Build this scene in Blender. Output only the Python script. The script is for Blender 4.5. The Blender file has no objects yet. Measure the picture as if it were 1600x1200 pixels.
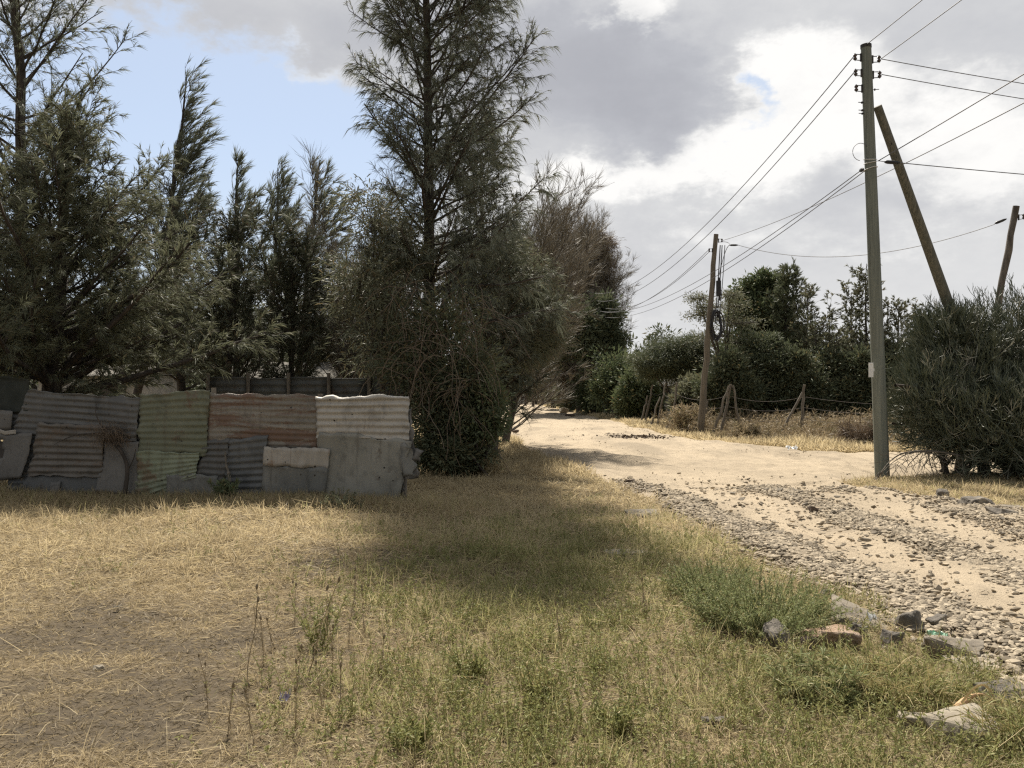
import bpy, bmesh, math, random
import numpy as np
from mathutils import Vector, Matrix

S = bpy.context.scene
C = S.collection
# ------------------------------------------------------------------ camera
F = 1331.0                       # focal length in pixels of the 1600-wide photograph
CAM_H = 1.6
PITCH = math.atan(12.0 / F)      # horizon at row 612
cd = bpy.data.cameras.new("camera")
cd.sensor_width = 36.0
cd.lens = 36.0 * F / 1600.0
cd.clip_start = 0.05
cd.clip_end = 6000
cam = bpy.data.objects.new("camera", cd)
C.objects.link(cam)
cam.location = (0, 0, CAM_H)
cam.rotation_euler = (math.pi / 2 + PITCH, 0, 0)
S.camera = cam

S.view_settings.view_transform = 'Standard'
S.view_settings.look = 'None'
S.view_settings.exposure = 0.92
S.view_settings.gamma = 1.0
S.view_settings.use_curve_mapping = False
S.render.engine = 'CYCLES'
S.cycles.use_denoising = False
S.cycles.filter_width = 1.3
S.cycles.sample_clamp_indirect = 4.0
S.cycles.max_bounces = 6
S.cycles.diffuse_bounces = 3
S.cycles.glossy_bounces = 2
S.cycles.transmission_bounces = 3
S.cycles.transparent_max_bounces = 4
S.cycles.caustics_reflective = False
S.cycles.caustics_refractive = False

SUN_AZ = math.radians(-9.0)      # from +Y towards +X
SUN_EL = math.radians(53.0)


# ------------------------------------------------------------------ node helpers
class X:
    """A node socket with arithmetic."""
    nt = None

    def __init__(self, s):
        self.s = s

    @staticmethod
    def m(op, *a):
        n = X.nt.nodes.new('ShaderNodeMath')
        n.operation = op
        for i, v in enumerate(a):
            if isinstance(v, X):
                X.nt.links.new(v.s, n.inputs[i])
            else:
                n.inputs[i].default_value = float(v)
        return X(n.outputs[0])

    def __add__(s, o): return X.m('ADD', s, o)
    __radd__ = __add__
    def __sub__(s, o): return X.m('SUBTRACT', s, o)
    def __rsub__(s, o): return X.m('SUBTRACT', o, s)
    def __mul__(s, o): return X.m('MULTIPLY', s, o)
    __rmul__ = __mul__
    def __truediv__(s, o): return X.m('DIVIDE', s, o)
    def clamp(s): 
        r = X.m('ADD', s, 0.0); r.s.node.use_clamp = True; return r
    def smooth(s, a, b):
        n = X.nt.nodes.new('ShaderNodeMapRange')
        n.interpolation_type = 'SMOOTHSTEP'
        X.nt.links.new(s.s, n.inputs[0])
        n.inputs[1].default_value = a; n.inputs[2].default_value = b
        return X(n.outputs[0])


def noise(nt, vec, scale, detail=4, rough=0.55, dist=0.0):
    n = nt.nodes.new('ShaderNodeTexNoise')
    n.inputs['Scale'].default_value = scale
    n.inputs['Detail'].default_value = detail
    n.inputs['Roughness'].default_value = rough
    n.inputs['Distortion'].default_value = dist
    if vec is not None:
        nt.links.new(vec, n.inputs['Vector'])
    return n


def mixc(nt, fac, a, b):
    n = nt.nodes.new('ShaderNodeMix')
    n.data_type = 'RGBA'
    for v, k in ((fac, 0), (a, 6), (b, 7)):
        if isinstance(v, X): v = v.s
        if hasattr(v, 'is_linked'):
            nt.links.new(v, n.inputs[k])
        elif k == 0:
            n.inputs[0].default_value = v
        else:
            n.inputs[k].default_value = (*v, 1.0)
    return n.outputs[2]


# ------------------------------------------------------------------ world: sky with clouds
def build_world():
    w = bpy.data.worlds.new("World")
    S.world = w
    w.use_nodes = True
    nt = w.node_tree
    nt.nodes.clear()
    X.nt = nt
    out = nt.nodes.new('ShaderNodeOutputWorld')
    bg = nt.nodes.new('ShaderNodeBackground')
    bg.inputs[1].default_value = 0.1
    sky = nt.nodes.new('ShaderNodeTexSky')
    sky.sky_type = 'NISHITA'
    sky.sun_disc = False
    sky.sun_elevation = SUN_EL
    sky.sun_rotation = SUN_AZ
    sky.altitude = 1600
    sky.dust_density = 2.0
    tc = nt.nodes.new('ShaderNodeTexCoord')
    sep = nt.nodes.new('ShaderNodeSeparateXYZ')
    nt.links.new(tc.outputs['Generated'], sep.inputs[0])
    dx, dy, dz = (X(sep.outputs[i]) for i in range(3))
    az0 = X.m('ARCTAN2', dx, dy)
    el0 = X.m('ARCSINE', dz)
    # clouds lie on layers: stretch noise towards the horizon
    cmb = nt.nodes.new('ShaderNodeCombineXYZ')
    nt.links.new((az0 * 1.0).s, cmb.inputs[0])
    nt.links.new((el0 * 1.7).s, cmb.inputs[1])
    cmb.inputs[2].default_value = 3.7
    v = cmb.outputs[0]
    nA = noise(nt, v, 5.0, 9, 0.6)
    nB = noise(nt, v, 11.0, 9, 0.62)
    nC = noise(nt, v, 2.6, 5, 0.5)
    nD = noise(nt, v, 30.0, 8, 0.65)
    sepw = nt.nodes.new('ShaderNodeSeparateColor')
    nt.links.new(nA.outputs['Color'], sepw.inputs[0])
    sepv = nt.nodes.new('ShaderNodeSeparateColor')
    nt.links.new(nB.outputs['Color'], sepv.inputs[0])
    az = az0 + (X(sepw.outputs[0]) - 0.5) * 0.16 + (X(sepv.outputs[0]) - 0.5) * 0.13
    el = el0 + (X(sepw.outputs[1]) - 0.5) * 0.10 + (X(sepv.outputs[1]) - 0.5) * 0.10

    def blob(px, py, sx, sy, amp=1.0):
        a = math.atan((px - 800) / F)
        e = math.atan((612 - py) / F * math.cos(a))
        u = (az - a) / (sx / F)
        t = (el - e) / (sy / F)
        return X.m('EXPONENT', (u * u + t * t) * -1.0) * amp

    def total(*bl):
        r = bl[0]
        for b in bl[1:]: r = r + b
        return r
    blue = total(blob(330, 235, 320, 135, 1.35), blob(90, 330, 260, 190, 1.0), blob(520, 330, 130, 120, 0.6), blob(1185, 150, 34, 60, 0.52),
                 blob(1090, 258, 45, 22, 0.35), blob(-420, 250, 300, 200, 0.8), blob(2300, 100, 260, 160, 0.7))
    dark = total(blob(960, 115, 165, 100, 0.9), blob(690, 60, 230, 70, 0.6), blob(260, -10, 330, 55, 0.35), blob(1460, 20, 150, 70, 0.38),
                 blob(1450, 235, 120, 38, 0.2), blob(1420, 320, 260, 32, 0.42), blob(1090, 310, 200, 24, 0.2), blob(1100, 420, 260, 26, 0.25),
                 blob(1750, 120, 200, 150, 0.3), blob(1030, 185, 120, 60, 0.35))
    bright = total(blob(1240, 120, 90, 80, 0.75), blob(1180, 235, 130, 60, 0.7), blob(1020, 10, 60, 40, 0.9), blob(880, 290, 100, 45, 0.7),
                   blob(540, 260, 60, 70, 0.8), blob(470, 95, 120, 30, 0.5), blob(1560, 220, 120, 90, 0.75), blob(1020, 270, 110, 40, 0.5), blob(1340, 150, 90, 90, 0.5), blob(1120, 370, 160, 40, 0.4), blob(1380, 400, 160, 40, 0.35), blob(1000, 480, 120, 30, 0.3))
    fine = (X(nD.outputs[0]) - 0.5) * 0.55 + (X(nB.outputs[0]) - 0.5) * 0.55
    out_of_view = X(nC.outputs[0]).smooth(0.50, 0.62) * el0.smooth(0.52, 0.75)
    bf = (blue + fine * 0.60).smooth(0.30, 0.62)
    bf = X.m('MAXIMUM', bf, out_of_view * 0.8)
    tone = 0.59 + (bright + fine * 0.8).smooth(0.18, 0.70) * 0.36 - (dark + fine * 0.7).smooth(0.05, 1.15) * 0.37 + fine * 0.34 + (X(nA.outputs[0]) - 0.5) * 0.45
    tone = tone.clamp()
    ramp = nt.nodes.new('ShaderNodeValToRGB')
    cr = ramp.color_ramp
    cr.elements[0].position = 0.12; cr.elements[0].color = (0.385, 0.392, 0.43, 1)
    cr.elements[1].position = 0.95; cr.elements[1].color = (0.93, 0.92, 0.90, 1)
    e = cr.elements.new(0.40); e.color = (0.475, 0.485, 0.52, 1)
    e = cr.elements.new(0.65); e.color = (0.645, 0.65, 0.66, 1)
    nt.links.new(tone.s, ramp.inputs[0])
    # a warm milky band low down
    low = 1.0 - el0.smooth(0.02, 0.30)
    cl = mixc(nt, low * 0.42, ramp.outputs[0], (0.82, 0.815, 0.80))
    mul = nt.nodes.new('ShaderNodeVectorMath'); mul.operation = 'SCALE'
    nt.links.new(cl, mul.inputs[0]); mul.inputs['Scale'].default_value = 5.75
    skc = nt.nodes.new('ShaderNodeVectorMath'); skc.operation = 'SCALE'
    nt.links.new(sky.outputs[0], skc.inputs[0]); skc.inputs['Scale'].default_value = 0.80
    veil = mixc(nt, 0.55 + low * 0.40, skc.outputs[0], (3.55, 3.95, 4.4))
    fin = mixc(nt, bf, mul.outputs[0], veil)
    # unseen grey sky added behind the camera to hold down fill on camera-facing surfaces
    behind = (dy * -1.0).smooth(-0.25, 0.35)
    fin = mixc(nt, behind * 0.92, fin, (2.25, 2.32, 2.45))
    below = el0.smooth(-0.02, 0.0)
    fin = mixc(nt, below, (2.2, 1.9, 1.5), fin)
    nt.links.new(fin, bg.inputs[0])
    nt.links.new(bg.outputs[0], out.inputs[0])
    w.cycles.sampling_method = 'MANUAL'
    w.cycles.sample_map_resolution = 512


build_world()
sun = bpy.data.lights.new("sun", 'SUN')
sun.energy = 5.0
sun.angle = math.radians(1.6)
sun.color = (1.0, 0.925, 0.81)
so = bpy.data.objects.new("sun", sun)
C.objects.link(so)
sd = Vector((math.sin(SUN_AZ) * math.cos(SUN_EL), math.cos(SUN_AZ) * math.cos(SUN_EL), math.sin(SUN_EL)))
so.rotation_euler = sd.to_track_quat('Z', 'Y').to_euler()
so.location = (0, 30, 40)


# ------------------------------------------------------------------ geometry helpers
def ray(px, py):
    x = (px - 800) / F
    y = (600 - py) / F
    return np.array([x, math.cos(PITCH) - y * math.sin(PITCH), math.sin(PITCH) + y * math.cos(PITCH)])


def at(px, py, Y):
    """World point seen at a pixel of the photograph, at distance Y in front of the camera."""
    d = ray(px, py)
    return np.array([0, 0, CAM_H]) + d * (Y / d[1])


def vnoise(x, y, seed=0):
    """Smooth value noise, about -1..1."""
    x = np.asarray(x, float); y = np.asarray(y, float)
    t = np.random.default_rng(seed).uniform(-1, 1, (64, 64))
    xi = np.floor(x).astype(int); yi = np.floor(y).astype(int)
    fx = x - xi; fy = y - yi
    fx = fx * fx * (3 - 2 * fx); fy = fy * fy * (3 - 2 * fy)
    g = lambda a, b: t[a % 64, b % 64]
    return (g(xi, yi) * (1 - fx) + g(xi + 1, yi) * fx) * (1 - fy) + (g(xi, yi + 1) * (1 - fx) + g(xi + 1, yi + 1) * fx) * fy


def fbm(x, y, seed=0, oct=4):
    r = 0; a = 0.5
    for i in range(oct):
        r = r + a * vnoise(x * 2 ** i + 13.1 * i, y * 2 ** i + 7.7 * i, seed + i)
        a *= 0.5
    return r


def hgt(x, y):
    """Ground height."""
    x = np.asarray(x, float); y = np.asarray(y, float)
    h = 0.09 * fbm(x * 0.35, y * 0.35, 5, 3) + 0.035 * fbm(x * 1.6, y * 1.6, 9, 3)
    fade = np.clip((y - 2) / 6, 0.35, 1)
    h = h * fade
    h = h + 0.10 * np.exp(-((x + 2.9) / 2.6) ** 2 - ((y - 8.6) / 1.0) ** 2)
    far = np.clip((np.hypot(x, y) - 60) / 300, 0, 1)
    return h * (1 - far) - 0.0 * far


ROAD = np.array([(2.7, -6), (2.8, 4.7), (2.72, 6), (2.5, 8), (2.15, 11), (1.95, 13.9), (1.25, 17.3), (0.5, 22), (-0.1, 28), (-1.0, 40), (-1.4, 60), (-1.3, 106),
                 (-0.6, 135), (2.6, 135), (3.2, 100), (4.6, 70), (5.3, 53), (5.6, 40), (5.9, 31), (6.8, 25.2), (8.8, 22.6), (20, 21.4), (45, 21), (45, 16.6),
                 (20, 16.6), (9, 16.5), (6.5, 15.9), (5.9, 14.9), (6.3, 13.2), (6.9, 11), (7.6, 6), (7.8, -6)])


def road_sd(x, y):
    """Signed distance to the road's edge, positive on the road."""
    x = np.asarray(x, float); y = np.asarray(y, float)
    shp = x.shape
    p = np.stack([x.ravel(), y.ravel()], 1)
    n = len(ROAD)
    best = np.full(len(p), 1e9); ins = np.zeros(len(p), bool)
    for i in range(n):
        a = ROAD[i]; b = ROAD[(i + 1) % n]
        ab = b - a
        t = np.clip(((p - a) @ ab) / (ab @ ab), 0, 1)
        d = np.hypot(*(p - a - t[:, None] * ab).T)
        best = np.minimum(best, d)
        c = ((a[1] > p[:, 1]) != (b[1] > p[:, 1]))
        with np.errstate(divide='ignore', invalid='ignore'):
            xx = (b[0] - a[0]) * (p[:, 1] - a[1]) / (b[1] - a[1] + 1e-12) + a[0]
        ins ^= c & (p[:, 0] < xx)
    s = np.where(ins, best, -best)
    s = s + 0.28 * fbm(p[:, 0] * 0.9, p[:, 1] * 0.9, 31, 4) + 0.10 * fbm(p[:, 0] * 4, p[:, 1] * 4, 37, 3)
    return s.reshape(shp)


def unit(v):
    return v / np.maximum(np.linalg.norm(v, axis=-1, keepdims=True), 1e-9)


def runit(rng, n):
    return unit(rng.normal(size=(n, 3)))


class G:
    """Collects vertices and faces; build() links them as ONE mesh object."""
    def __init__(self):
        self.V = []; self.q = []; self.t = []; self.qm = []; self.tm = []; self.R = []; self.K = []; self.n = 0

    def add(self, V, Q=None, T=None, mat=0, rnd=0.5, k=0.0):
        V = np.asarray(V, float).reshape(-1, 3)
        self.V.append(V)
        self.R.append(np.broadcast_to(np.asarray(rnd, float), (len(V),)))
        self.K.append(np.broadcast_to(np.asarray(k, float), (len(V),)))
        if Q is not None and len(Q):
            self.q.append(np.asarray(Q, int).reshape(-1, 4) + self.n); self.qm.append(np.full(len(self.q[-1]), mat))
        if T is not None and len(T):
            self.t.append(np.asarray(T, int).reshape(-1, 3) + self.n); self.tm.append(np.full(len(self.t[-1]), mat))
        self.n += len(V)
        return self

    def build(self, name, mats, parent=None, smooth=False):
        me = bpy.data.meshes.new(name)
        V = np.concatenate(self.V)
        if parent is not None:
            V = V - np.array(parent.location)
        nq = sum(len(a) for a in self.q); ntr = sum(len(a) for a in self.t)
        me.vertices.add(len(V)); me.vertices.foreach_set('co', V.astype(np.float32).ravel())
        idx = []; start = []; mi = []
        if nq:
            a = np.concatenate(self.q); idx.append(a.ravel()); start.append(np.arange(nq) * 4); mi.append(np.concatenate(self.qm))
        if ntr:
            a = np.concatenate(self.t); idx.append(a.ravel()); start.append(nq * 4 + np.arange(ntr) * 3); mi.append(np.concatenate(self.tm))
        idx = np.concatenate(idx).astype(np.int32); start = np.concatenate(start).astype(np.int32); mi = np.concatenate(mi).astype(np.int32)
        me.loops.add(len(idx)); me.loops.foreach_set('vertex_index', idx)
        me.polygons.add(len(start)); me.polygons.foreach_set('loop_start', start)
        me.polygons.foreach_set('material_index', mi)
        me.polygons.foreach_set('use_smooth', np.full(len(start), bool(smooth)))
        for nm, arr in (('rnd', self.R), ('kind_mix', self.K)):
            at_ = me.attributes.new(nm, 'FLOAT', 'POINT')
            at_.data.foreach_set('value', np.concatenate(arr).astype(np.float32))
        for m in (mats if isinstance(mats, (list, tuple)) else [mats]):
            me.materials.append(m)
        me.update(calc_edges=True)
        o = bpy.data.objects.new(name, me)
        C.objects.link(o)
        if parent is not None:
            o.parent = parent
        return o

    # --- shapes
    def tubes(self, P, R, sides=5, mat=0, rnd=0.5, cap=False, k=0.0):
        """P (n,k,3) centre lines, R (n,k) radii."""
        P = np.asarray(P, float); R = np.asarray(R, float)
        if P.ndim == 2: P = P[None]; R = R[None]
        n, kk, _ = P.shape
        T = np.empty_like(P)
        T[:, 1:-1] = P[:, 2:] - P[:, :-2]; T[:, 0] = P[:, 1] - P[:, 0]; T[:, -1] = P[:, -1] - P[:, -2]
        T = unit(T)
        mt = unit(T.mean(1))
        ref = np.where(np.abs(mt[:, 2:3]) < 0.8, np.array([[0, 0, 1.0]]), np.array([[1.0, 0, 0]]))
        u = unit(np.cross(T, ref[:, None, :])); v = np.cross(T, u)
        a = np.linspace(0, 2 * np.pi, sides, endpoint=False)
        ring = u[:, :, None, :] * np.cos(a)[None, None, :, None] + v[:, :, None, :] * np.sin(a)[None, None, :, None]
        V = P[:, :, None, :] + ring * R[:, :, None, None]
        base = (np.arange(n) * kk * sides)[:, None, None]
        i = np.arange(kk - 1)[None, :, None] * sides; j = np.arange(sides)[None, None, :]; j2 = (j + 1) % sides
        Q = np.stack([base + i + j, base + i + j2, base + i + sides + j2, base + i + sides + j], -1).reshape(-1, 4)
        if np.ndim(rnd) == 1: rnd = np.repeat(rnd, kk * sides)
        if np.ndim(k) == 1: k = np.repeat(k, kk * sides)
        n0 = self.n
        self.add(V.reshape(-1, 3), Q, None, mat, rnd, k)
        if cap:
            for e in (0, kk - 1):
                cV = np.concatenate([V[:, e].reshape(-1, 3), P[:, e]])
                b = np.arange(n)[:, None] * sides
                jj = np.arange(sides)[None]; j2_ = (jj + 1) % sides
                cI = np.broadcast_to(n * sides + np.arange(n)[:, None], (n, sides))
                tri = [b + jj, b + j2_, cI] if e else [b + j2_, b + jj, cI]
                self.add(cV, None, np.stack(tri, -1).reshape(-1, 3), mat, 0.5 if np.ndim(rnd) else rnd)
        return self

    def blades(self, B, D, L, W, rng, droop=0.0, mat=0, rnd=None, k=0.0, side=None, base_w=0.6):
        """Thin tapering strips: bases B, directions D."""
        n = len(B)
        if n == 0: return self
        L = np.broadcast_to(L, (n,)); W = np.broadcast_to(W, (n,)); droop = np.broadcast_to(droop, (n,))
        if side is None:
            side = unit(np.cross(D, runit(rng, n)))
        g = np.zeros((n, 3)); g[:, 2] = -1
        m = B + D * (L * 0.5)[:, None] + g * (L * droop * 0.22)[:, None]
        t = B + D * L[:, None] + g * (L * droop)[:, None]
        w = side * (W * 0.5)[:, None]
        V = np.stack([B - w * base_w, B + w * base_w, m - w, m + w, t], 1)
        b = np.arange(n)[:, None] * 5
        Q = b + np.array([[0, 1, 3, 2]]); T = b + np.array([[2, 3, 4]])
        if rnd is None: rnd = rng.uniform(0, 1, n)
        if np.ndim(rnd): rnd = np.repeat(rnd, 5)
        if np.ndim(k): k = np.repeat(k, 5)
        return self.add(V.reshape(-1, 3), Q, T, mat, rnd, k)

    def leaves(self, B, D, L, W, rng, mat=0, rnd=None, k=0.0, fold=0.15):
        n = len(B)
        if n == 0: return self
        L = np.broadcast_to(L, (n,)); W = np.broadcast_to(W, (n,))
        s = unit(np.cross(D, runit(rng, n))); nn = np.cross(D, s)
        m = B + D * (L * 0.45)[:, None]
        V = np.stack([B, m - s * (W * .5)[:, None] + nn * (W * fold)[:, None], B + D * L[:, None], m + s * (W * .5)[:, None] + nn * (W * fold)[:, None]], 1)
        b = np.arange(n)[:, None] * 4
        T = np.concatenate([b + np.array([[0, 1, 2]]), b + np.array([[0, 2, 3]])])
        if rnd is None: rnd = rng.uniform(0, 1, n)
        if np.ndim(rnd): rnd = np.repeat(rnd, 4)
        if np.ndim(k): k = np.repeat(k, 4)
        return self.add(V.reshape(-1, 3), None, T, mat, rnd, k)

    def box(self, c, s, mat=0, rot=None, rnd=0.5):
        x, y, z = np.array(s) / 2.0
        V = np.array([(i, j, k) for i in (-x, x) for j in (-y, y) for k in (-z, z)])
        if rot is not None: V = V @ np.array(rot).T
        Q = [(0, 1, 3, 2), (4, 6, 7, 5), (0, 4, 5, 1), (2, 3, 7, 6), (0, 2, 6, 4), (1, 5, 7, 3)]
        return self.add(V + np.array(c), Q, None, mat, rnd)


def polylines(P0, D0, L, k, rng, bend=(0, 0, 1), bw=0.0, wig=0.0):
    n = len(P0); d = unit(np.asarray(D0, float)); p = np.asarray(P0, float); pts = [p]
    L = np.broadcast_to(L, (n,)); bend = np.asarray(bend, float)
    for _ in range(1, k):
        d = unit(d + bend * (bw / (k - 1)) + rng.normal(0, wig, (n, 3)))
        p = p + d * (L / (k - 1))[:, None]
        pts.append(p)
    return np.stack(pts, 1)


def along(P, i, s):
    """Points and tangents on polylines P[i] at fractions s."""
    k = P.shape[1]
    f = np.clip(s, 0, 0.9999) * (k - 1)
    a = f.astype(int); r = (f - a)[:, None]
    p0 = P[i, a]; p1 = P[i, a + 1]
    return p0 + (p1 - p0) * r, unit(p1 - p0)


# ------------------------------------------------------------------ object helpers
def tag(o, label=None, cat=None, group=None, kind=None):
    if label: o['label'] = label
    if cat: o['category'] = cat
    if group: o['group'] = group
    if kind: o['kind'] = kind
    return o


def thing(name, label, cat, loc, group=None):
    o = bpy.data.objects.new(name, None)
    o.empty_display_size = 0.2
    C.objects.link(o)
    o.location = [float(c) for c in loc]
    return tag(o, label, cat, group)


def copy_tree(o, parent=None):
    c = o.copy(); C.objects.link(c); c.parent = parent
    for ch in o.children: copy_tree(ch, c)
    return c


# ------------------------------------------------------------------ materials
def new_mat(name):
    m = bpy.data.materials.new(name)
    m.use_nodes = True
    nt = m.node_tree
    nt.nodes.clear()
    X.nt = nt
    o = nt.nodes.new('ShaderNodeOutputMaterial')
    return m, nt, o


def attr(nt, name):
    n = nt.nodes.new('ShaderNodeAttribute'); n.attribute_name = name
    return n.outputs['Fac']


def obj_vec(nt):
    return nt.nodes.new('ShaderNodeTexCoord').outputs['Object']


def foliage_mat(name, a, b, dry=None, transl=0.3, rough=0.6, spec=0.25):
    """Leaf material: a..b per leaf, dry where kind_mix is 1."""
    m, nt, o = new_mat(name)
    col = mixc(nt, attr(nt, 'rnd'), a, b)
    col = mixc(nt, X(attr(nt, 'rnd')).smooth(1.0, 1.9), col, tuple(c * .32 for c in b))
    if dry is not None:
        col = mixc(nt, attr(nt, 'kind_mix'), col, dry)
    p = nt.nodes.new('ShaderNodeBsdfPrincipled')
    p.inputs['Roughness'].default_value = rough
    p.inputs['Specular IOR Level'].default_value = spec
    nt.links.new(col, p.inputs['Base Color'])
    if transl > 0:
        t = nt.nodes.new('ShaderNodeBsdfTranslucent')
        nt.links.new(col, t.inputs['Color'])
        mx = nt.nodes.new('ShaderNodeMixShader'); mx.inputs[0].default_value = transl
        nt.links.new(p.outputs[0], mx.inputs[1]); nt.links.new(t.outputs[0], mx.inputs[2])
        nt.links.new(mx.outputs[0], o.inputs[0])
    else:
        nt.links.new(p.outputs[0], o.inputs[0])
    return m


def noisy_mat(name, a, b, scale=6.0, rough=0.85, bump=0.3, stretch=(1, 1, 1), metal=0.0, detail=6, spec=0.3, dist=0.01, lo=0.35, hi=0.65, extra=None):
    m, nt, o = new_mat(name)
    mp = nt.nodes.new('ShaderNodeMapping'); mp.inputs['Scale'].default_value = stretch
    nt.links.new(obj_vec(nt), mp.inputs[0])
    n1 = noise(nt, mp.outputs[0], scale, detail, 0.6)
    f = X(n1.outputs[0]).smooth(lo, hi)
    col = mixc(nt, f, a, b)
    if extra:
        for (ec, es, e0, e1) in extra:
            ne = noise(nt, mp.outputs[0], es, 6, 0.65)
            col = mixc(nt, X(ne.outputs[0]).smooth(e0, e1), col, ec)
    p = nt.nodes.new('ShaderNodeBsdfPrincipled')
    p.inputs['Roughness'].default_value = rough
    p.inputs['Metallic'].default_value = metal
    p.inputs['Specular IOR Level'].default_value = spec
    nt.links.new(col, p.inputs['Base Color'])
    if bump:
        n2 = noise(nt, mp.outputs[0], scale * 3.1, 8, 0.65)
        bp = nt.nodes.new('ShaderNodeBump'); bp.inputs['Strength'].default_value = bump; bp.inputs['Distance'].default_value = dist
        nt.links.new(n2.outputs[0], bp.inputs['Height']); nt.links.new(bp.outputs[0], p.inputs['Normal'])
    nt.links.new(p.outputs[0], o.inputs[0])
    return m


def ground_mat():
    m, nt, o = new_mat('dry_soil')
    v = obj_vec(nt)
    n1 = noise(nt, v, 0.55, 6, 0.6); n2 = noise(nt, v, 9.0, 8, 0.7); n3 = noise(nt, v, 60.0, 5, 0.7)
    col = mixc(nt, X(n1.outputs[0]).smooth(0.35, 0.65), (0.115, 0.090, 0.056), (0.17, 0.132, 0.08))
    col = mixc(nt, X(n2.outputs[0]).smooth(0.45, 0.70), col, (0.085, 0.068, 0.047))
    col = mixc(nt, X(n3.outputs[0]).smooth(0.52, 0.70) * 0.5, col, (0.26, 0.205, 0.125))
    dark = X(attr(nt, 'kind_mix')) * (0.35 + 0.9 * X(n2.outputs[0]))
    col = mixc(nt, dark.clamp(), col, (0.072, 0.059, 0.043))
    p = nt.nodes.new('ShaderNodeBsdfPrincipled'); p.inputs['Roughness'].default_value = 0.95; p.inputs['Specular IOR Level'].default_value = 0.1
    nt.links.new(col, p.inputs['Base Color'])
    bp = nt.nodes.new('ShaderNodeBump'); bp.inputs['Strength'].default_value = 0.8; bp.inputs['Distance'].default_value = 0.03
    nt.links.new((X(n2.outputs[0]) + X(n3.outputs[0]) * 0.5).s, bp.inputs['Height']); nt.links.new(bp.outputs[0], p.inputs['Normal'])
    nt.links.new(p.outputs[0], o.inputs[0])
    return m


def road_mat():
    m, nt, o = new_mat('sandy_dirt')
    v = obj_vec(nt)
    mp = nt.nodes.new('ShaderNodeMapping'); mp.inputs['Scale'].default_value = (1.0, 0.35, 1.0); nt.links.new(v, mp.inputs[0])
    n1 = noise(nt, mp.outputs[0], 0.7, 6, 0.6); n2 = noise(nt, mp.outputs[0], 5.0, 8, 0.7); n3 = noise(nt, v, 45.0, 6, 0.7)
    col = mixc(nt, X(n1.outputs[0]).smooth(0.35, 0.68), (0.41, 0.338, 0.243), (0.345, 0.285, 0.206))
    col = mixc(nt, X(n2.outputs[0]).smooth(0.48, 0.70) * 0.7, col, (0.275, 0.228, 0.167))
    n4 = noise(nt, mp.outputs[0], 1.9, 7, 0.68, 0.6)
    col = mixc(nt, X(n4.outputs[0]).smooth(0.52, 0.68) * 0.7, col, (0.26, 0.215, 0.158))
    rub = X(attr(nt, 'kind_mix'))
    col = mixc(nt, (rub * 0.9).clamp(), col, (0.25, 0.208, 0.153))
    col = mixc(nt, X(n3.outputs[0]).smooth(0.50, 0.66) * 0.5, col, (0.24, 0.20, 0.148))
    p = nt.nodes.new('ShaderNodeBsdfPrincipled'); p.inputs['Roughness'].default_value = 0.95; p.inputs['Specular IOR Level'].default_value = 0.1
    nt.links.new(col, p.inputs['Base Color'])
    bp = nt.nodes.new('ShaderNodeBump'); bp.inputs['Strength'].default_value = 0.8; bp.inputs['Distance'].default_value = 0.035
    nt.links.new((X(n2.outputs[0]) * 1.5 + X(n4.outputs[0]) * 1.5 + X(n3.outputs[0]) * 0.9).s, bp.inputs['Height']); nt.links.new(bp.outputs[0], p.inputs['Normal'])
    nt.links.new(p.outputs[0], o.inputs[0])
    return m


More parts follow.
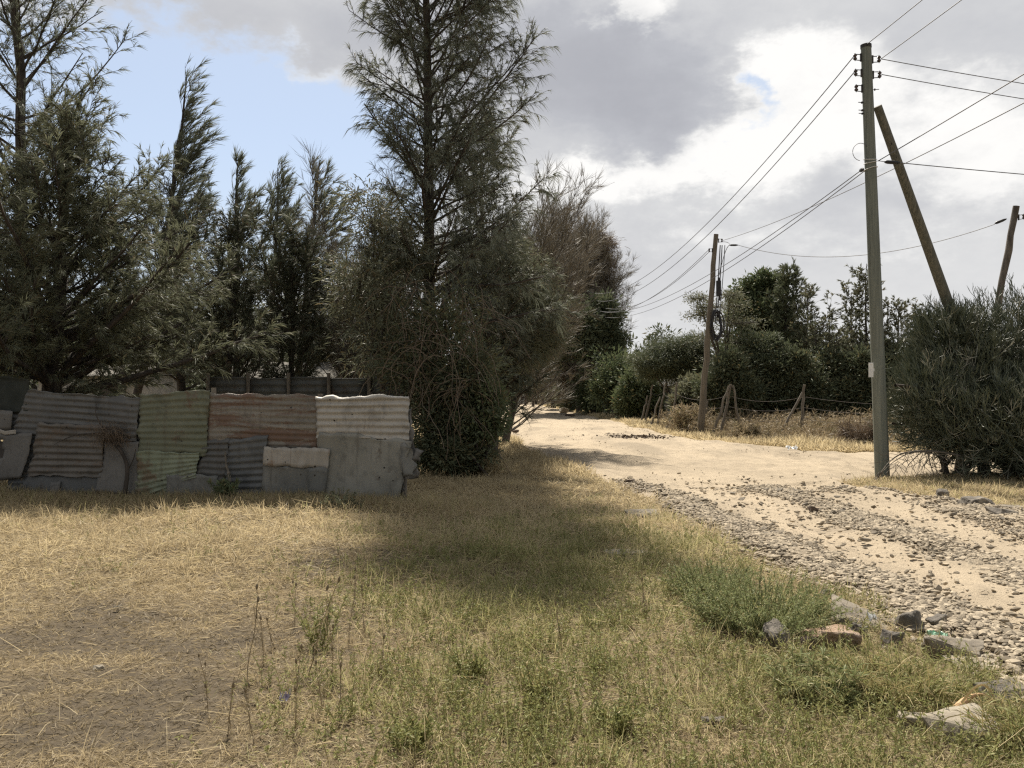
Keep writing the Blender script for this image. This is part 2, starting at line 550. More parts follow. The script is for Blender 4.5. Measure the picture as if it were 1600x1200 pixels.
def sheet_mat(name, a, b, rust, amount, rust_scale=2.2, rough=0.6, stretch=(1, 1, 1), metal=0.25):
    """Weathered metal: two tones, rust blotches over a share of it, streaks and scratches."""
    m, nt, o = new_mat(name)
    v = obj_vec(nt)
    mp = nt.nodes.new('ShaderNodeMapping'); mp.inputs['Scale'].default_value = stretch; nt.links.new(v, mp.inputs[0])
    n1 = noise(nt, mp.outputs[0], 1.6, 6, 0.6); n2 = noise(nt, mp.outputs[0], rust_scale, 8, 0.68, 0.4); n3 = noise(nt, v, 26, 6, 0.7)
    col = mixc(nt, X(n1.outputs[0]).smooth(0.35, 0.65), a, b)
    col = mixc(nt, X(n3.outputs[0]).smooth(0.55, 0.75) * 0.5, col, tuple(c * 0.55 for c in a))
    lo = 0.72 - amount * 0.42
    rf = (X(n2.outputs[0]) + (X(n3.outputs[0]) - 0.5) * 0.22).smooth(lo, lo + 0.12)
    col = mixc(nt, rf * 0.9, col, rust)
    # rain streaks and grime, nail holes
    ms = nt.nodes.new('ShaderNodeMapping'); ms.inputs['Scale'].default_value = (1, 1, 0.12); nt.links.new(v, ms.inputs[0])
    ns = noise(nt, ms.outputs[0], 9.0, 6, 0.7); ng = noise(nt, v, 3.3, 7, 0.7, 0.5)
    col = mixc(nt, X(ns.outputs[0]).smooth(0.52, 0.72) * 0.45, col, tuple(c * 0.6 for c in rust))
    col = mixc(nt, X(ng.outputs[0]).smooth(0.50, 0.68) * 0.55, col, tuple(c * 0.5 for c in a))
    vo = nt.nodes.new('ShaderNodeTexVoronoi'); vo.inputs['Scale'].default_value = 5.0; nt.links.new(v, vo.inputs['Vector'])
    col = mixc(nt, 1.0 - X(vo.outputs['Distance']).smooth(0.055, 0.085), col, (0.03, 0.026, 0.022))
    p = nt.nodes.new('ShaderNodeBsdfPrincipled')
    p.inputs['Roughness'].default_value = rough
    nt.links.new((metal * (1.0 - rf)).s, p.inputs['Metallic'])
    p.inputs['Specular IOR Level'].default_value = 0.35
    nt.links.new(col, p.inputs['Base Color'])
    bp = nt.nodes.new('ShaderNodeBump'); bp.inputs['Strength'].default_value = 0.35; bp.inputs['Distance'].default_value = 0.012
    nt.links.new((X(n1.outputs[0]) + X(n3.outputs[0]) * 0.25).s, bp.inputs['Height']); nt.links.new(bp.outputs[0], p.inputs['Normal'])
    nt.links.new(p.outputs[0], o.inputs[0])
    return m


M = {}
M['soil'] = ground_mat()
M['road'] = road_mat()
M['straw'] = foliage_mat('dry_straw', (0.56, 0.465, 0.285), (0.32, 0.255, 0.155), dry=(0.355, 0.345, 0.15), transl=0.5)
M['herb'] = foliage_mat('green_herb', (0.16, 0.18, 0.065), (0.32, 0.315, 0.13), dry=(0.33, 0.27, 0.13), transl=0.35)
M['weed'] = foliage_mat('grey_green_weed', (0.17, 0.20, 0.085), (0.31, 0.33, 0.16), dry=(0.3, 0.26, 0.13), transl=0.35)
M['brush'] = foliage_mat('dead_brush', (0.38, 0.305, 0.19), (0.25, 0.20, 0.13), dry=(0.13, 0.13, 0.06), transl=0.3)
M['needle_olive'] = foliage_mat('olive_needles', (0.112, 0.122, 0.078), (0.20, 0.208, 0.132), dry=(0.17, 0.14, 0.09), transl=0.32)
M['needle_grey'] = foliage_mat('grey_green_needles', (0.115, 0.13, 0.095), (0.205, 0.22, 0.16), dry=(0.16, 0.135, 0.085), transl=0.32)
M['needle_dark'] = foliage_mat('dark_needles', (0.075, 0.084, 0.056), (0.14, 0.15, 0.098), dry=(0.13, 0.095, 0.055), transl=0.2)
M['leaf_dark'] = foliage_mat('dark_leaves', (0.07, 0.086, 0.05), (0.15, 0.165, 0.095), dry=(0.16, 0.14, 0.07), transl=0.25)
M['leaf_mid'] = foliage_mat('mid_leaves', (0.075, 0.10, 0.05), (0.155, 0.18, 0.09), dry=(0.2, 0.17, 0.08), transl=0.25)
M['leaf_grey'] = foliage_mat('grey_leaves', (0.115, 0.125, 0.08), (0.20, 0.20, 0.125), dry=(0.2, 0.16, 0.09), transl=0.25)
M['leaf_yellow'] = foliage_mat('yellow_leaves', (0.22, 0.19, 0.06), (0.34, 0.29, 0.10), transl=0.4)
M['twig_brown'] = foliage_mat('brown_twigs', (0.18, 0.163, 0.128), (0.285, 0.258, 0.208), transl=0.0)
M['twig_red'] = foliage_mat('reddish_dry_needles', (0.135, 0.10, 0.07), (0.195, 0.15, 0.105), transl=0.2)
M['pencil'] = foliage_mat('pencil_stems', (0.068, 0.082, 0.052), (0.13, 0.145, 0.095), dry=(0.33, 0.32, 0.25), transl=0.0, rough=0.45, spec=0.45)
M['bark'] = noisy_mat('grey_bark', (0.075, 0.064, 0.053), (0.145, 0.128, 0.108), 9, 0.9, 0.7, (1, 1, 0.25), dist=0.02)
M['bark_dark'] = noisy_mat('dark_bark', (0.04, 0.034, 0.028), (0.085, 0.07, 0.057), 9, 0.9, 0.7, (1, 1, 0.25), dist=0.02)
M['pole'] = noisy_mat('treated_pole_wood', (0.135, 0.148, 0.125), (0.195, 0.208, 0.175), 5, 0.75, 0.35, (6, 6, 0.25), dist=0.006, extra=[((0.10, 0.10, 0.085), 9.0, 0.58, 0.70), ((0.05, 0.05, 0.042), 3.2, 0.66, 0.69), ((0.24, 0.235, 0.20), 1.3, 0.62, 0.72)])
M['pole_dark'] = noisy_mat('dark_pole_wood', (0.095, 0.095, 0.075), (0.165, 0.155, 0.12), 5, 0.8, 0.5, (6, 6, 0.25), dist=0.008, extra=[((0.05, 0.047, 0.038), 8.0, 0.58, 0.68), ((0.025, 0.023, 0.02), 2.6, 0.64, 0.67)])
M['pole_brown'] = noisy_mat('brown_pole_wood', (0.115, 0.10, 0.078), (0.18, 0.155, 0.12), 5, 0.85, 0.5, (6, 6, 0.25), dist=0.008, extra=[((0.06, 0.05, 0.04), 8.0, 0.58, 0.68)])
M['post'] = noisy_mat('grey_post_wood', (0.12, 0.105, 0.086), (0.21, 0.185, 0.15), 7, 0.9, 0.6, (5, 5, 0.4), dist=0.01)
M['cable'] = noisy_mat('aluminium_cable', (0.10, 0.10, 0.11), (0.17, 0.17, 0.18), 10, 0.6, 0.0)
M['wire'] = noisy_mat('rusty_wire', (0.06, 0.05, 0.045), (0.11, 0.09, 0.075), 10, 0.8, 0.0)
M['black'] = noisy_mat('black_plastic', (0.018, 0.018, 0.02), (0.035, 0.035, 0.037), 12, 0.5, 0.1)
M['iron'] = noisy_mat('dark_iron', (0.035, 0.033, 0.032), (0.075, 0.066, 0.06), 16, 0.6, 0.2, metal=0.5)
M['porcelain'] = noisy_mat('brown_porcelain', (0.045, 0.032, 0.028), (0.075, 0.05, 0.042), 10, 0.25, 0.0, spec=0.5)
M['plate'] = noisy_mat('pale_plate', (0.62, 0.62, 0.60), (0.72, 0.72, 0.70), 8, 0.5, 0.1)
M['rock'] = noisy_mat('grey_rock', (0.14, 0.12, 0.094), (0.23, 0.198, 0.152), 7, 0.9, 0.7, dist=0.02, extra=[((0.30, 0.255, 0.19), 5.0, 0.58, 0.75)])
M['rock_dark'] = noisy_mat('dark_rock', (0.09, 0.08, 0.068), (0.175, 0.154, 0.126), 8, 0.9, 0.9, dist=0.03, extra=[((0.27, 0.23, 0.175), 3.0, 0.52, 0.66), ((0.05, 0.046, 0.04), 12.0, 0.60, 0.70)])
M['rock_pale'] = noisy_mat('pale_rock', (0.20, 0.172, 0.13), (0.285, 0.25, 0.19), 8, 0.9, 0.6, dist=0.02, extra=[((0.22, 0.20, 0.16), 6.0, 0.56, 0.70)])
M['stone_brown'] = noisy_mat('brown_stone', (0.16, 0.135, 0.104), (0.245, 0.208, 0.158), 3, 0.95, 0.6, dist=0.05)
M['rock_orange'] = noisy_mat('rusty_laterite', (0.33, 0.225, 0.15), (0.38, 0.29, 0.21), 11, 0.95, 1.0, dist=0.04, extra=[((0.20, 0.16, 0.13), 5.0, 0.55, 0.68), ((0.50, 0.44, 0.36), 14.0, 0.62, 0.72)])
M['white_scrap'] = noisy_mat('white_scrap', (0.66, 0.66, 0.64), (0.78, 0.78, 0.77), 20, 0.6, 0.2)
M['green_scrap'] = noisy_mat('green_scrap', (0.20, 0.36, 0.25), (0.30, 0.46, 0.33), 20, 0.4, 0.2)
M['purple_scrap'] = noisy_mat('purple_scrap', (0.22, 0.18, 0.27), (0.45, 0.42, 0.48), 25, 0.6, 0.2)
M['husk'] = noisy_mat('tan_husk', (0.40, 0.24, 0.12), (0.52, 0.36, 0.20), 14, 0.7, 0.3, lo=0.3, hi=0.7)
M['clod'] = noisy_mat('burnt_soil_clod', (0.07, 0.058, 0.047), (0.12, 0.10, 0.08), 14, 0.95, 0.5)
M['dung'] = noisy_mat('dark_clod', (0.075, 0.055, 0.042), (0.13, 0.10, 0.075), 14, 0.95, 0.8, dist=0.02)
M['wall'] = noisy_mat('pale_plaster', (0.36, 0.35, 0.32), (0.46, 0.44, 0.40), 3, 0.9, 0.2)
M['roof_pale'] = noisy_mat('pale_roof_sheet', (0.13, 0.122, 0.108), (0.17, 0.16, 0.14), 4, 0.95, 0.1, spec=0.05)
M['fence_dark'] = sheet_mat('dark_fence_sheet', (0.085, 0.09, 0.085), (0.12, 0.122, 0.112), (0.10, 0.07, 0.05), 0.4)
M['gate'] = noisy_mat('grey_gate_paint', (0.33, 0.35, 0.33), (0.42, 0.43, 0.40), 4, 0.6, 0.1)
M['shed'] = noisy_mat('dark_shed', (0.055, 0.05, 0.045), (0.09, 0.08, 0.07), 4, 0.8, 0.2)


# ------------------------------------------------------------------ ground, road
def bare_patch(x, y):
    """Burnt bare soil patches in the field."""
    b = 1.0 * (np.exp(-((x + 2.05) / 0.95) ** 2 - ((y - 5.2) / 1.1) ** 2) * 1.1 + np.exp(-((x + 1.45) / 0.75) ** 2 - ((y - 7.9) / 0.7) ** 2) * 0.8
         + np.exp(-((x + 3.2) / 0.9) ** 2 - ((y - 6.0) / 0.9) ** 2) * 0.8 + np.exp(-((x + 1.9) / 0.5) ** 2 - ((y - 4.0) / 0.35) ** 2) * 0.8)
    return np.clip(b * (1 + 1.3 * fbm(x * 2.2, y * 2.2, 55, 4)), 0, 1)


def lines(a, b, fine, grow, lo, hi):
    """Grid lines: spacing `fine` within a..b, growing outwards to lo..hi."""
    c = list(np.arange(a, b + 1e-6, fine))
    s = fine; p = c[-1]
    while p < hi:
        s *= grow; p += s; c.append(p)
    s = fine; p = c[0]
    while p > lo:
        s *= grow; p -= s; c.insert(0, p)
    return np.array(c)


def grid_faces(nx, ny):
    i = np.arange(nx - 1)[None, :]; j = np.arange(ny - 1)[:, None] * nx
    return np.stack([i + j, i + j + 1, i + j + 1 + nx, i + j + nx], -1).reshape(-1, 4)


xs = lines(-9, 9, 0.09, 1.09, -3000, 3000)
ys = lines(2.5, 16, 0.09, 1.06, -400, 4000)
gx, gy = np.meshgrid(xs, ys)
gz = hgt(gx, gy) - 0.16 * np.clip((road_sd(gx, gy) - .25) / .5, 0, 1) * (np.abs(gx) < 50)
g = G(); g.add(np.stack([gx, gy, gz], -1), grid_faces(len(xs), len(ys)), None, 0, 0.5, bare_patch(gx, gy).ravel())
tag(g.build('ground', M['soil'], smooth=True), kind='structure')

RUTS = [(3.5, 0.30), (5.2, 0.36)]


def rubble_band(x, y):
    """Where loose stone lies thick on the road (0..1)."""
    edge = np.interp(y, [-6, 4.7, 6, 8, 11, 13.9, 17], [2.8, 2.8, 2.72, 2.5, 2.15, 1.95, 1.3])
    near = np.clip((16.2 - y + 1.6 * fbm(x * .8, y * .8, 67, 3)) / 5.0, 0, 1)
    t = x - edge
    b1 = np.exp(-((t - 0.30) / np.interp(y, [4, 9, 14], [.42, .34, .30])) ** 2)
    b2 = np.exp(-((x - np.interp(y, [4, 8, 14], [4.35, 4.35, 4.2])) / 0.34) ** 2)
    b3 = np.exp(-((x - 6.1 - 0.05 * (y - 9)) / 0.5) ** 2)
    b4 = 0.40 * np.exp(-((y - 14.0) / 0.7) ** 2) * (x > 1.8) * (x < 5.5)
    return np.clip((b1 + b2 + b3 + b4) * (0.75 + 0.9 * fbm(x * 1.5, y * 1.5, 61, 3)), 0, 1) * np.maximum(near, 0.0)


xs = lines(-2.2, 8, 0.05, 1.12, -4, 46)
ys = lines(3.5, 22, 0.055, 1.03, -6.5, 137)
gx, gy = np.meshgrid(xs, ys)
sdv = road_sd(gx, gy)
rb = rubble_band(gx, gy)
rz = hgt(gx, gy) + np.clip(sdv * 0.16, -0.08, 0.03)
for cx, wd in RUTS:
    rz -= 0.045 * np.exp(-((gx - cx - 0.05 * np.sin(gy * 0.7)) / wd) ** 2) * (gy < 15)
far_ = np.clip((gy - 14.5) / 2.5, 0, 1) * (gx < 9)
trk = np.zeros_like(gx)
for c_ in (1.15, 2.75, 4.3):
    trk = np.maximum(trk, np.exp(-((sdv + .35 * np.sin(gy * .21 + c_) - c_) / .42) ** 2))
rough_ = np.clip(.5 + 1.6 * fbm(gx * 1.1, gy * .45, 75, 4), 0, 1)
rz += far_ * (-.05 * trk + .05 * (1 - trk) * (rough_ - .4)) + (.014 + .03 * np.clip(rubble_band(gx, gy), 0, 1)) * fbm(gx * 7, gy * 7, 79, 3) * np.clip(sdv * 2, 0, 1) + .03 * fbm(gx * 1.6, gy * .8, 77, 3) * np.clip(sdv, 0, 1)
rb = np.maximum(rb, far_ * (1 - trk) * np.clip(rough_ * 1.5 - .55, 0, 1) * np.clip(sdv * 2, 0, 1) * .9)
rz += rubble_band(gx, gy) * 0.045 * np.clip(sdv * 3, 0, 1) * (0.7 + 1.2 * fbm(gx * 5, gy * 5, 71, 3)) + 0.012 * fbm(gx * 3, gy * 1.5, 73, 3)
fq = grid_faces(len(xs), len(ys))
keep = sdv.ravel()[fq].max(1) > -0.45
g = G(); g.add(np.stack([gx, gy, rz], -1), fq[keep], None, 0, 0.5, rb.ravel())
tag(g.build('dirt_road', M['road'], smooth=True), kind='structure')


def ground_z(x, y):
    """Height of whatever lies on top at x, y."""
    x = np.asarray(x, float); y = np.asarray(y, float)
    s = road_sd(x, y)
    r = hgt(x, y)
    return np.maximum(r, np.where(s > 0, r + np.clip(s * 0.16, 0, 0.03), r))


# ------------------------------------------------------------------ utility poles and their wires
def pole_shaft(g, p0, p1, r0, r1, rng, k=14, sides=20, wob=0.0, mat=0):
    s = np.linspace(0, 1, k)
    P = p0[None] + (p1 - p0)[None] * s[:, None]
    P[1:-1] += rng.normal(0, wob, (k - 2, 3)) * np.array([1, 1, 0.2])
    R = r0 + (r1 - r0) * s + rng.normal(0, wob * 0.25, k)
    g.tubes(P, R, sides, mat, 0.5, cap=True)


def shackle(parent, p, d, along_pole=(0, 0, 1)):
    """A D-iron with a spool insulator standing off the pole in direction d; the spool is a sub-part."""
    d = unit(np.array(d, float)); up = np.array(along_pole, float)
    g = G()
    for s in (-0.055, 0.055):
        g.tubes(np.array([p + up * s, p + d * 0.075 + up * s, p + d * 0.15 + up * s]), np.array([.008, .008, .008]), 6, cap=True)
    g.tubes(np.array([p + d * 0.13 + up * -0.075, p + d * 0.13, p + d * 0.13 + up * 0.075]), np.array([.007] * 3), 6, cap=True)
    g.box(p + d * 0.012, (0.03, 0.03, 0.15))
    b = g.build('insulator_bracket', M['iron'], parent)
    g = G()
    z = np.array([-.045, -.043, -.02, -.012, 0, .012, .02, .043, .045]); r = np.array([.004, .033, .036, .022, .02, .022, .036, .033, .004])
    g.tubes((p + d * 0.13)[None] + up[None] * z[:, None], r, 12)
    o = g.build('spool', M['porcelain'], parent, smooth=True)
    o.parent = b
    return p + d * 0.165


def clamp_grip(parent, p, d):
    """Black wedge-shaped cable grip ending a service wire."""
    d = unit(np.array(d, float)); g = G()
    s = np.array([0, .03, .06, .2, .26, .30]); r = np.array([.012, .03, .036, .036, .025, .012])
    g.tubes(p[None] + d[None] * s[:, None], r, 8)
    g.build('cable_grip', M['black'], parent)
    return p + d * 0.3


def wire(label, p0, p1, sag, r=0.008, group='overhead wires', n=40):
    p0 = np.array(p0, float); p1 = np.array(p1, float)
    s = np.linspace(0, 1, n)
    P = p0 + (p1 - p0) * s[:, None]; P[:, 2] -= sag * 4 * s * (1 - s)
    g = G(); g.tubes(P, np.full(n, r), 5, cap=True)
    o = g.build('overhead_wire', M['cable'])
    return tag(o, label, 'wire', group)


rng = np.random.default_rng(11)
PB = at(1379, 744, 16.0); PB[2] = -0.1
PT = at(1353, 71, 16.0)
pole = thing('utility_pole', 'tall grey-green utility pole with a leaning brace beside the pencil-stemmed bush', 'utility pole', (PB[0], PB[1], 0))
g = G(); pole_shaft(g, PB, PT, 0.134, 0.094, rng, sides=24)
g.build('pole_shaft', M['pole'], pole, smooth=False).data.polygons.foreach_set('use_smooth', [True] * (13 * 24) + [False] * 48)
g = G(); up = unit(PT - PB)
g.tubes(np.array([PT - up * .05, PT + up * .012, PT + up * .02]), np.array([.101, .101, .085]), 20, cap=True)
g.build('pole_cap', M['iron'], pole)
BR0 = at(1578, 755, 17.7); BR0[2] = -0.15
BR1 = at(1371, 166, 16.02)
g = G(); pole_shaft(g, BR0, BR1, 0.130, 0.078, rng, sides=20)
br = g.build('brace_pole', M['pole_dark'], pole); tag(br, 'darker brace pole leaning into the bush')
axis = lambda py: PB + (PT - PB) * ((744 - py) / 673.0)
shackles = []
for py, sgn in ((90, -1), (114, -1), (138, -1), (93, 1), (117, 1)):
    shackles.append(shackle(pole, axis(py) + np.array([sgn * 0.096, -0.01, 0]), (sgn, -0.15, 0)))
for py, sgn in ((140, 1), (177, -1), (160, -1), (172, -1)):
    g = G(); p = axis(py)
    g.tubes(np.array([p + np.array([sgn * 0.10, -.02, 0]), p + np.array([sgn * 0.2, -.04, 0])]), np.array([.007, .007]), 6, cap=True)
    g.tubes(np.array([p + np.array([sgn * 0.115, -.02, 0]), p + np.array([sgn * 0.135, -.025, 0])]), np.array([.022, .022]), 6, cap=True)
    g.build('through_bolt', M['iron'], pole)
# loop of spare wire and hook straps at the service level
c = axis(237) + np.array([-0.20, -0.06, 0]); a = np.linspace(-1.2, 4.6, 24)
g = G(); g.tubes(np.stack([c[0] + 0.15 * np.cos(a), np.full(24, c[1]), c[2] + 0.165 * np.sin(a)], 1), np.full(24, .006), 5, cap=True)
g.build('spare_wire_loop', M['cable'], pole)
g = G()
for k_, (py, w_) in enumerate(((247, .002), (252, .001), (262, .003))):
    p = axis(py); r_ = 0.117 + k_ * 0.0015; aa = np.linspace(0, 2 * np.pi, 22)
    g.tubes(np.stack([p[0] + r_ * np.cos(aa), p[1] + r_ * np.sin(aa), p[2] + 0.03 * np.sin(aa + k_)], 1), np.full(22, .006), 5)
g.build('tie_wire', M['plate'], pole)
# pale meter plate on the shaft's side
pp = at(1361, 578, 15.8)
g = G(); g.box(pp, (0.085, 0.012, 0.27)); g.box(pp + np.array([0.0, -0.009, 0.115]), (0.07, 0.006, 0.02)); g.box(pp + np.array([.05, .02, 0]), (0.03, 0.03, 0.05))
g.build('number_plate', M['plate'], pole)
hookL = axis(263) + np.array([-0.16, -0.03, 0]); hookR = axis(252) + np.array([0.15, 0, 0])

# second pole down the road
QB = at(1094, 681, 31.0); QB[2] = -0.1
QT = at(1119, 366, 31.0)
pole2 = thing('utility_pole', 'brown utility pole by the roadside with black cable coils hanging from it', 'utility pole', (QB[0], QB[1], 0))
g = G(); pole_shaft(g, QB, QT, 0.125, 0.085, rng, wob=0.012); g.build('pole_shaft', M['pole_brown'], pole2, smooth=True)
qax = lambda py: QB + (QT - QB) * ((681 - py) / 315.0)
qi = shackle(pole2, qax(376) + np.array([0.09, -.02, 0]), (1, -.2, 0)); qj = shackle(pole2, qax(391) + np.array([-0.09, -.02, 0]), (-1, -.2, 0))
g = G()
for k_ in range(7):          # coil of service cable strapped to the pole
    cc = qax(508) + np.array([0.22 + rng.normal(0, .03), -0.18 + rng.normal(0, .03), rng.normal(0, .05)]); aa = np.linspace(0, 2 * np.pi, 26)
    rx, rzz = 0.17 + rng.normal(0, .03), 0.52 + rng.normal(0, .08)
    g.tubes(np.stack([cc[0] + rx * np.cos(aa), cc[1] + .05 * np.sin(aa * 2), cc[2] + rzz * np.sin(aa)], 1), np.full(26, .026), 5)
g.build('cable_coil', M['black'], pole2)
g = G()
p = qax(450) + np.array([0.22, -0.1, 0])
g.box(p, (0.16, 0.1, 0.55)); g.box(p + np.array([0.02, 0, 0.33]), (0.09, 0.07, 0.12)); g.box(p + np.array([0.03, 0, -0.36]), (0.07, 0.06, 0.18))
g.build('splice_box', M['black'], pole2)
g = G()
for dx_, r_ in ((0.17, .02), (0.24, .018), (0.34, .014)):
    tops = qax(392) + np.array([dx_, -0.1, 0.2]); mid = qax(430) + np.array([dx_ * 1.05, -.12, 0]); low = qax(505) + np.array([dx_ * .8 + .05, -.13, 0])
    s = np.linspace(0, 1, 12)[:, None]
    g.tubes((1 - s) ** 2 * tops + 2 * s * (1 - s) * mid + s * s * low, np.full(12, r_), 5)
g.build('hanging_cable', M['black'], pole2)

# third pole, rough and leaning, behind the bush
TB = at(1536, 640, 22.0); TB[2] = -0.1
TT = at(1588, 322, 22.0)
TBx = at(1516, 712, 22.0); TB = np.array([TBx[0], 22.0, -0.1])
pole3 = thing('utility_pole', 'rough leaning pole rising behind the pencil-stemmed bush', 'utility pole', (TB[0], TB[1], 0))
g = G(); pole_shaft(g, TB, TT, 0.098, 0.075, rng, k=18, wob=0.02, sides=12); g.build('pole_shaft', M['bark'], pole3, smooth=True)
tq = TB + (TT - TB) * 0.955
ti = shackle(pole3, tq + np.array([.1, 0, 0]), (1, -.2, .1))

# fourth, far down the road, with its own brace
UB = at(927, 648, 58.0); UB[2] = -0.1
UT = at(925, 452, 58.0)
pole4 = thing('utility_pole', 'far thin utility pole with a slanting prop at the bend of the road', 'utility pole', (UB[0], UB[1], 0))
g = G(); pole_shaft(g, UB, UT, 0.19, 0.12, rng, wob=0.01); g.build('pole_shaft', M['pole_brown'], pole4, smooth=True)
WB = at(947, 652, 57.0); WB[2] = -0.1
g = G(); pole_shaft(g, WB, at(927, 520, 57.8), 0.17, 0.12, rng); g.build('brace_pole', M['pole'], pole4, smooth=True)
u1 = shackle(pole4, UT + np.array([-.13, 0, -.3]), (-1, -.2, 0)); u2 = shackle(pole4, UT + np.array([.13, 0, -.9]), (1, -.2, 0))

wire('upper bare wire from the tall pole down towards the far pole', shackles[0], u1 + np.array([0, 0, .15]), 1.55, .010)
wire('lower bare wire from the tall pole down towards the far pole', shackles[1], u1 + np.array([.1, 0, -.35]), 1.55, .010)
wire('bare wire from the tip of the tall pole up over the road, inner one', shackles[0] + np.array([.03, 0, 0]) + np.array([.2, -.02, .22]), (8.3, -12, 8.3), 0.25)
wire('bare wire from the tall pole up over the road, outer one', shackles[3] + np.array([0, -.02, 0]), (8.7, -12, 8.0), 0.25)
wire('topmost wire running off sideways from the tall pole', shackles[3], (26, 20.2, 7.7), 0.35)
wire('second wire running off sideways below the topmost one', shackles[4], (26, 20.2, 7.35), 0.35)
gp = clamp_grip(pole, hookL, at(1310, 290, 19) - hookL)
wire('service wire from the black grip on the tall pole to the far pole', gp, u2 + np.array([0, 0, -.6]), 0.95, .009)
wire('service wire starting at the tie wires of the tall pole to the far pole', hookL + np.array([.1, -.02, .02]), u2 + np.array([0, 0, -.9]), 1.05, .009)
wire('service wire passing from the tie wires over the brace pole', hookR + np.array([-.05, -.1, 0]), (7.0, -12, 6.1), 0.15, .009)
wire('long service wire from the coil pole passing behind the tall pole', qi, (7.15, -12, 6.25), 0.95, .009)
gq = clamp_grip(pole, axis(252) + np.array([.24, -.05, 0]), (1, 0.02, -.06))
g = G(); g.tubes(np.array([axis(252) + np.array([.12, -.05, .02]), axis(252) + np.array([.25, -.05, 0])]), np.array([.007, .007]), 5, cap=True); g.build('grip_bail', M['cable'], pole)
wire('service wire running off sideways behind the brace pole', gq, (26, 17.5, 5.5), 0.25, .009)
gr = at(1140, 383, 30.6)
gr2 = clamp_grip(pole2, gr, (1, -.3, -.05))
g = G(); s = np.linspace(0, 1, 8)[:, None]
g.tubes((1 - s) ** 2 * (qi + np.array([0, 0, -.05])) + 2 * s * (1 - s) * (qi + np.array([.25, 0, -.05])) + s * s * gr, np.full(8, .01), 5)
g.tubes((1 - s) ** 2 * (qax(430) + np.array([.2, -.1, 0])) + 2 * s * (1 - s) * (qax(385) + np.array([.35, -.1, 0])) + s * s * gr, np.full(8, .012), 5)
g.build('jumper_wire', M['cable'], pole2)
g3 = clamp_grip(pole3, tq + np.array([-.1, 0, 0]) + np.array([-.35, .1, -.14]), (1, -.25, .4))
wire('sagging wire from the coil pole to the rough leaning pole', gr2, tq + np.array([-.45, .1, -.16]), 0.62, .010)
wire('wire leaving the rough leaning pole away from the road', ti, (30, 19, 7.2), 0.5, .009)
wire('left wire of the pair from the coil pole to the far pole', qj, u1 + np.array([0, 0, -.9]), 1.1, .010)
wire('right wire of the pair from the coil pole to the far pole', qj + np.array([.03, 0, -.06]), u2 + np.array([-.05, 0, -.15]), 1.0, .010)


# ------------------------------------------------------------------ the scrap sheet fence
FA = np.array([-7.85, 13.05]); FB = np.array([-1.47, 12.2])
fdir = (FB - FA) / np.linalg.norm(FB - FA)
fnor = np.array([fdir[1], -fdir[0]])             # towards the camera
if fnor[1] > 0: fnor = -fnor


def on_fence(px, py):
    """(distance along the fence, height) of a pixel on the fence's plane."""
    d = ray(px, py)
    # solve (t*d.xy - FA) . fnor = 0
    t = (FA @ fnor) / (d[0] * fnor[0] + d[1] * fnor[1])
    p = d[:2] * t
    return (p - FA) @ fdir, CAM_H + d[2] * t


fence = thing('scrap_metal_fence', 'patchwork fence of rusty and green corrugated metal sheets along the field', 'fence', (FA[0], FA[1], 0))


def sheet(quad, mat, corr=None, pitch=0.076, amp=0.011, off=0.0, crumple=0.026, rag=0.022, seed=0, label=None, name='metal_sheet', world=False, seg=0.02, hole=None):
    """quad: four pixels (top-left, top-right, bottom-right, bottom-left); corr: 'h' ridges run sideways, 'v' ridges run up."""
    rng = np.random.default_rng(seed + 100)
    q = np.array(quad if world else [on_fence(*p) for p in quad], float)
    w = max(np.linalg.norm(q[1] - q[0]), np.linalg.norm(q[2] - q[3])); h = max(np.linalg.norm(q[3] - q[0]), np.linalg.norm(q[2] - q[1]))
    nx = int(np.clip(w / (seg if corr == 'v' else 0.045), 5, 160)); ny = int(np.clip(h / (seg * .8 if corr == 'h' else 0.045), 5, 120))
    u, v = np.meshgrid(np.linspace(0, 1, nx), np.linspace(0, 1, ny))
    P = (q[0][None, None] * ((1 - u) * (1 - v))[..., None] + q[1] * (u * (1 - v))[..., None] + q[2] * (u * v)[..., None] + q[3] * ((1 - u) * v)[..., None])
    edge = np.minimum(np.minimum(u, 1 - u) * w, np.minimum(v, 1 - v) * h)
    k = np.exp(-(edge / 0.04) ** 2)
    P[..., 0] += rag * k * fbm(P[..., 1] * 9, P[..., 0] * 3, seed + 1, 3) * 2
    P[..., 1] += rag * k * fbm(P[..., 0] * 7, P[..., 1] * 3, seed + 2, 3) * 2
    d = np.full(u.shape, off) + crumple * fbm(P[..., 0] * 1.7 + seed, P[..., 1] * 1.7, seed + 3, 3)
    d += crumple * 1.6 * k * fbm(P[..., 0] * 5, P[..., 1] * 5, seed + 4, 2)
    ph = rng.uniform(0, 6)
    if corr == 'h':
        dist = 0.018 * fbm(P[..., 0] * 1.3, P[..., 1] * 2, seed + 5, 2)
        d += amp * np.sin(2 * np.pi * (v * h + dist) / pitch + ph) * (0.75 + 0.5 * vnoise(P[..., 0] * 1.5, P[..., 1] * 4, seed + 6))
    elif corr == 'v':
        d += amp * np.sin(2 * np.pi * (u * w) / pitch + ph)
    W = np.stack([FA[0] + fdir[0] * P[..., 0] + fnor[0] * d, FA[1] + fdir[1] * P[..., 0] + fnor[1] * d, P[..., 1]], -1)
    f = grid_faces(nx, ny)[:, ::-1]
    if hole is not None:
        uc = u.ravel()[f].mean(1); vc = v.ravel()[f].mean(1)
        f = f[~hole(uc, vc)]
    g = G(); g.add(W.reshape(-1, 3), f)
    o = g.build(name, mat, fence, smooth=True)
    md = o.modifiers.new('thickness', 'SOLIDIFY'); md.thickness = 0.003; md.offset = -1
    if label: o['label'] = label
    return o


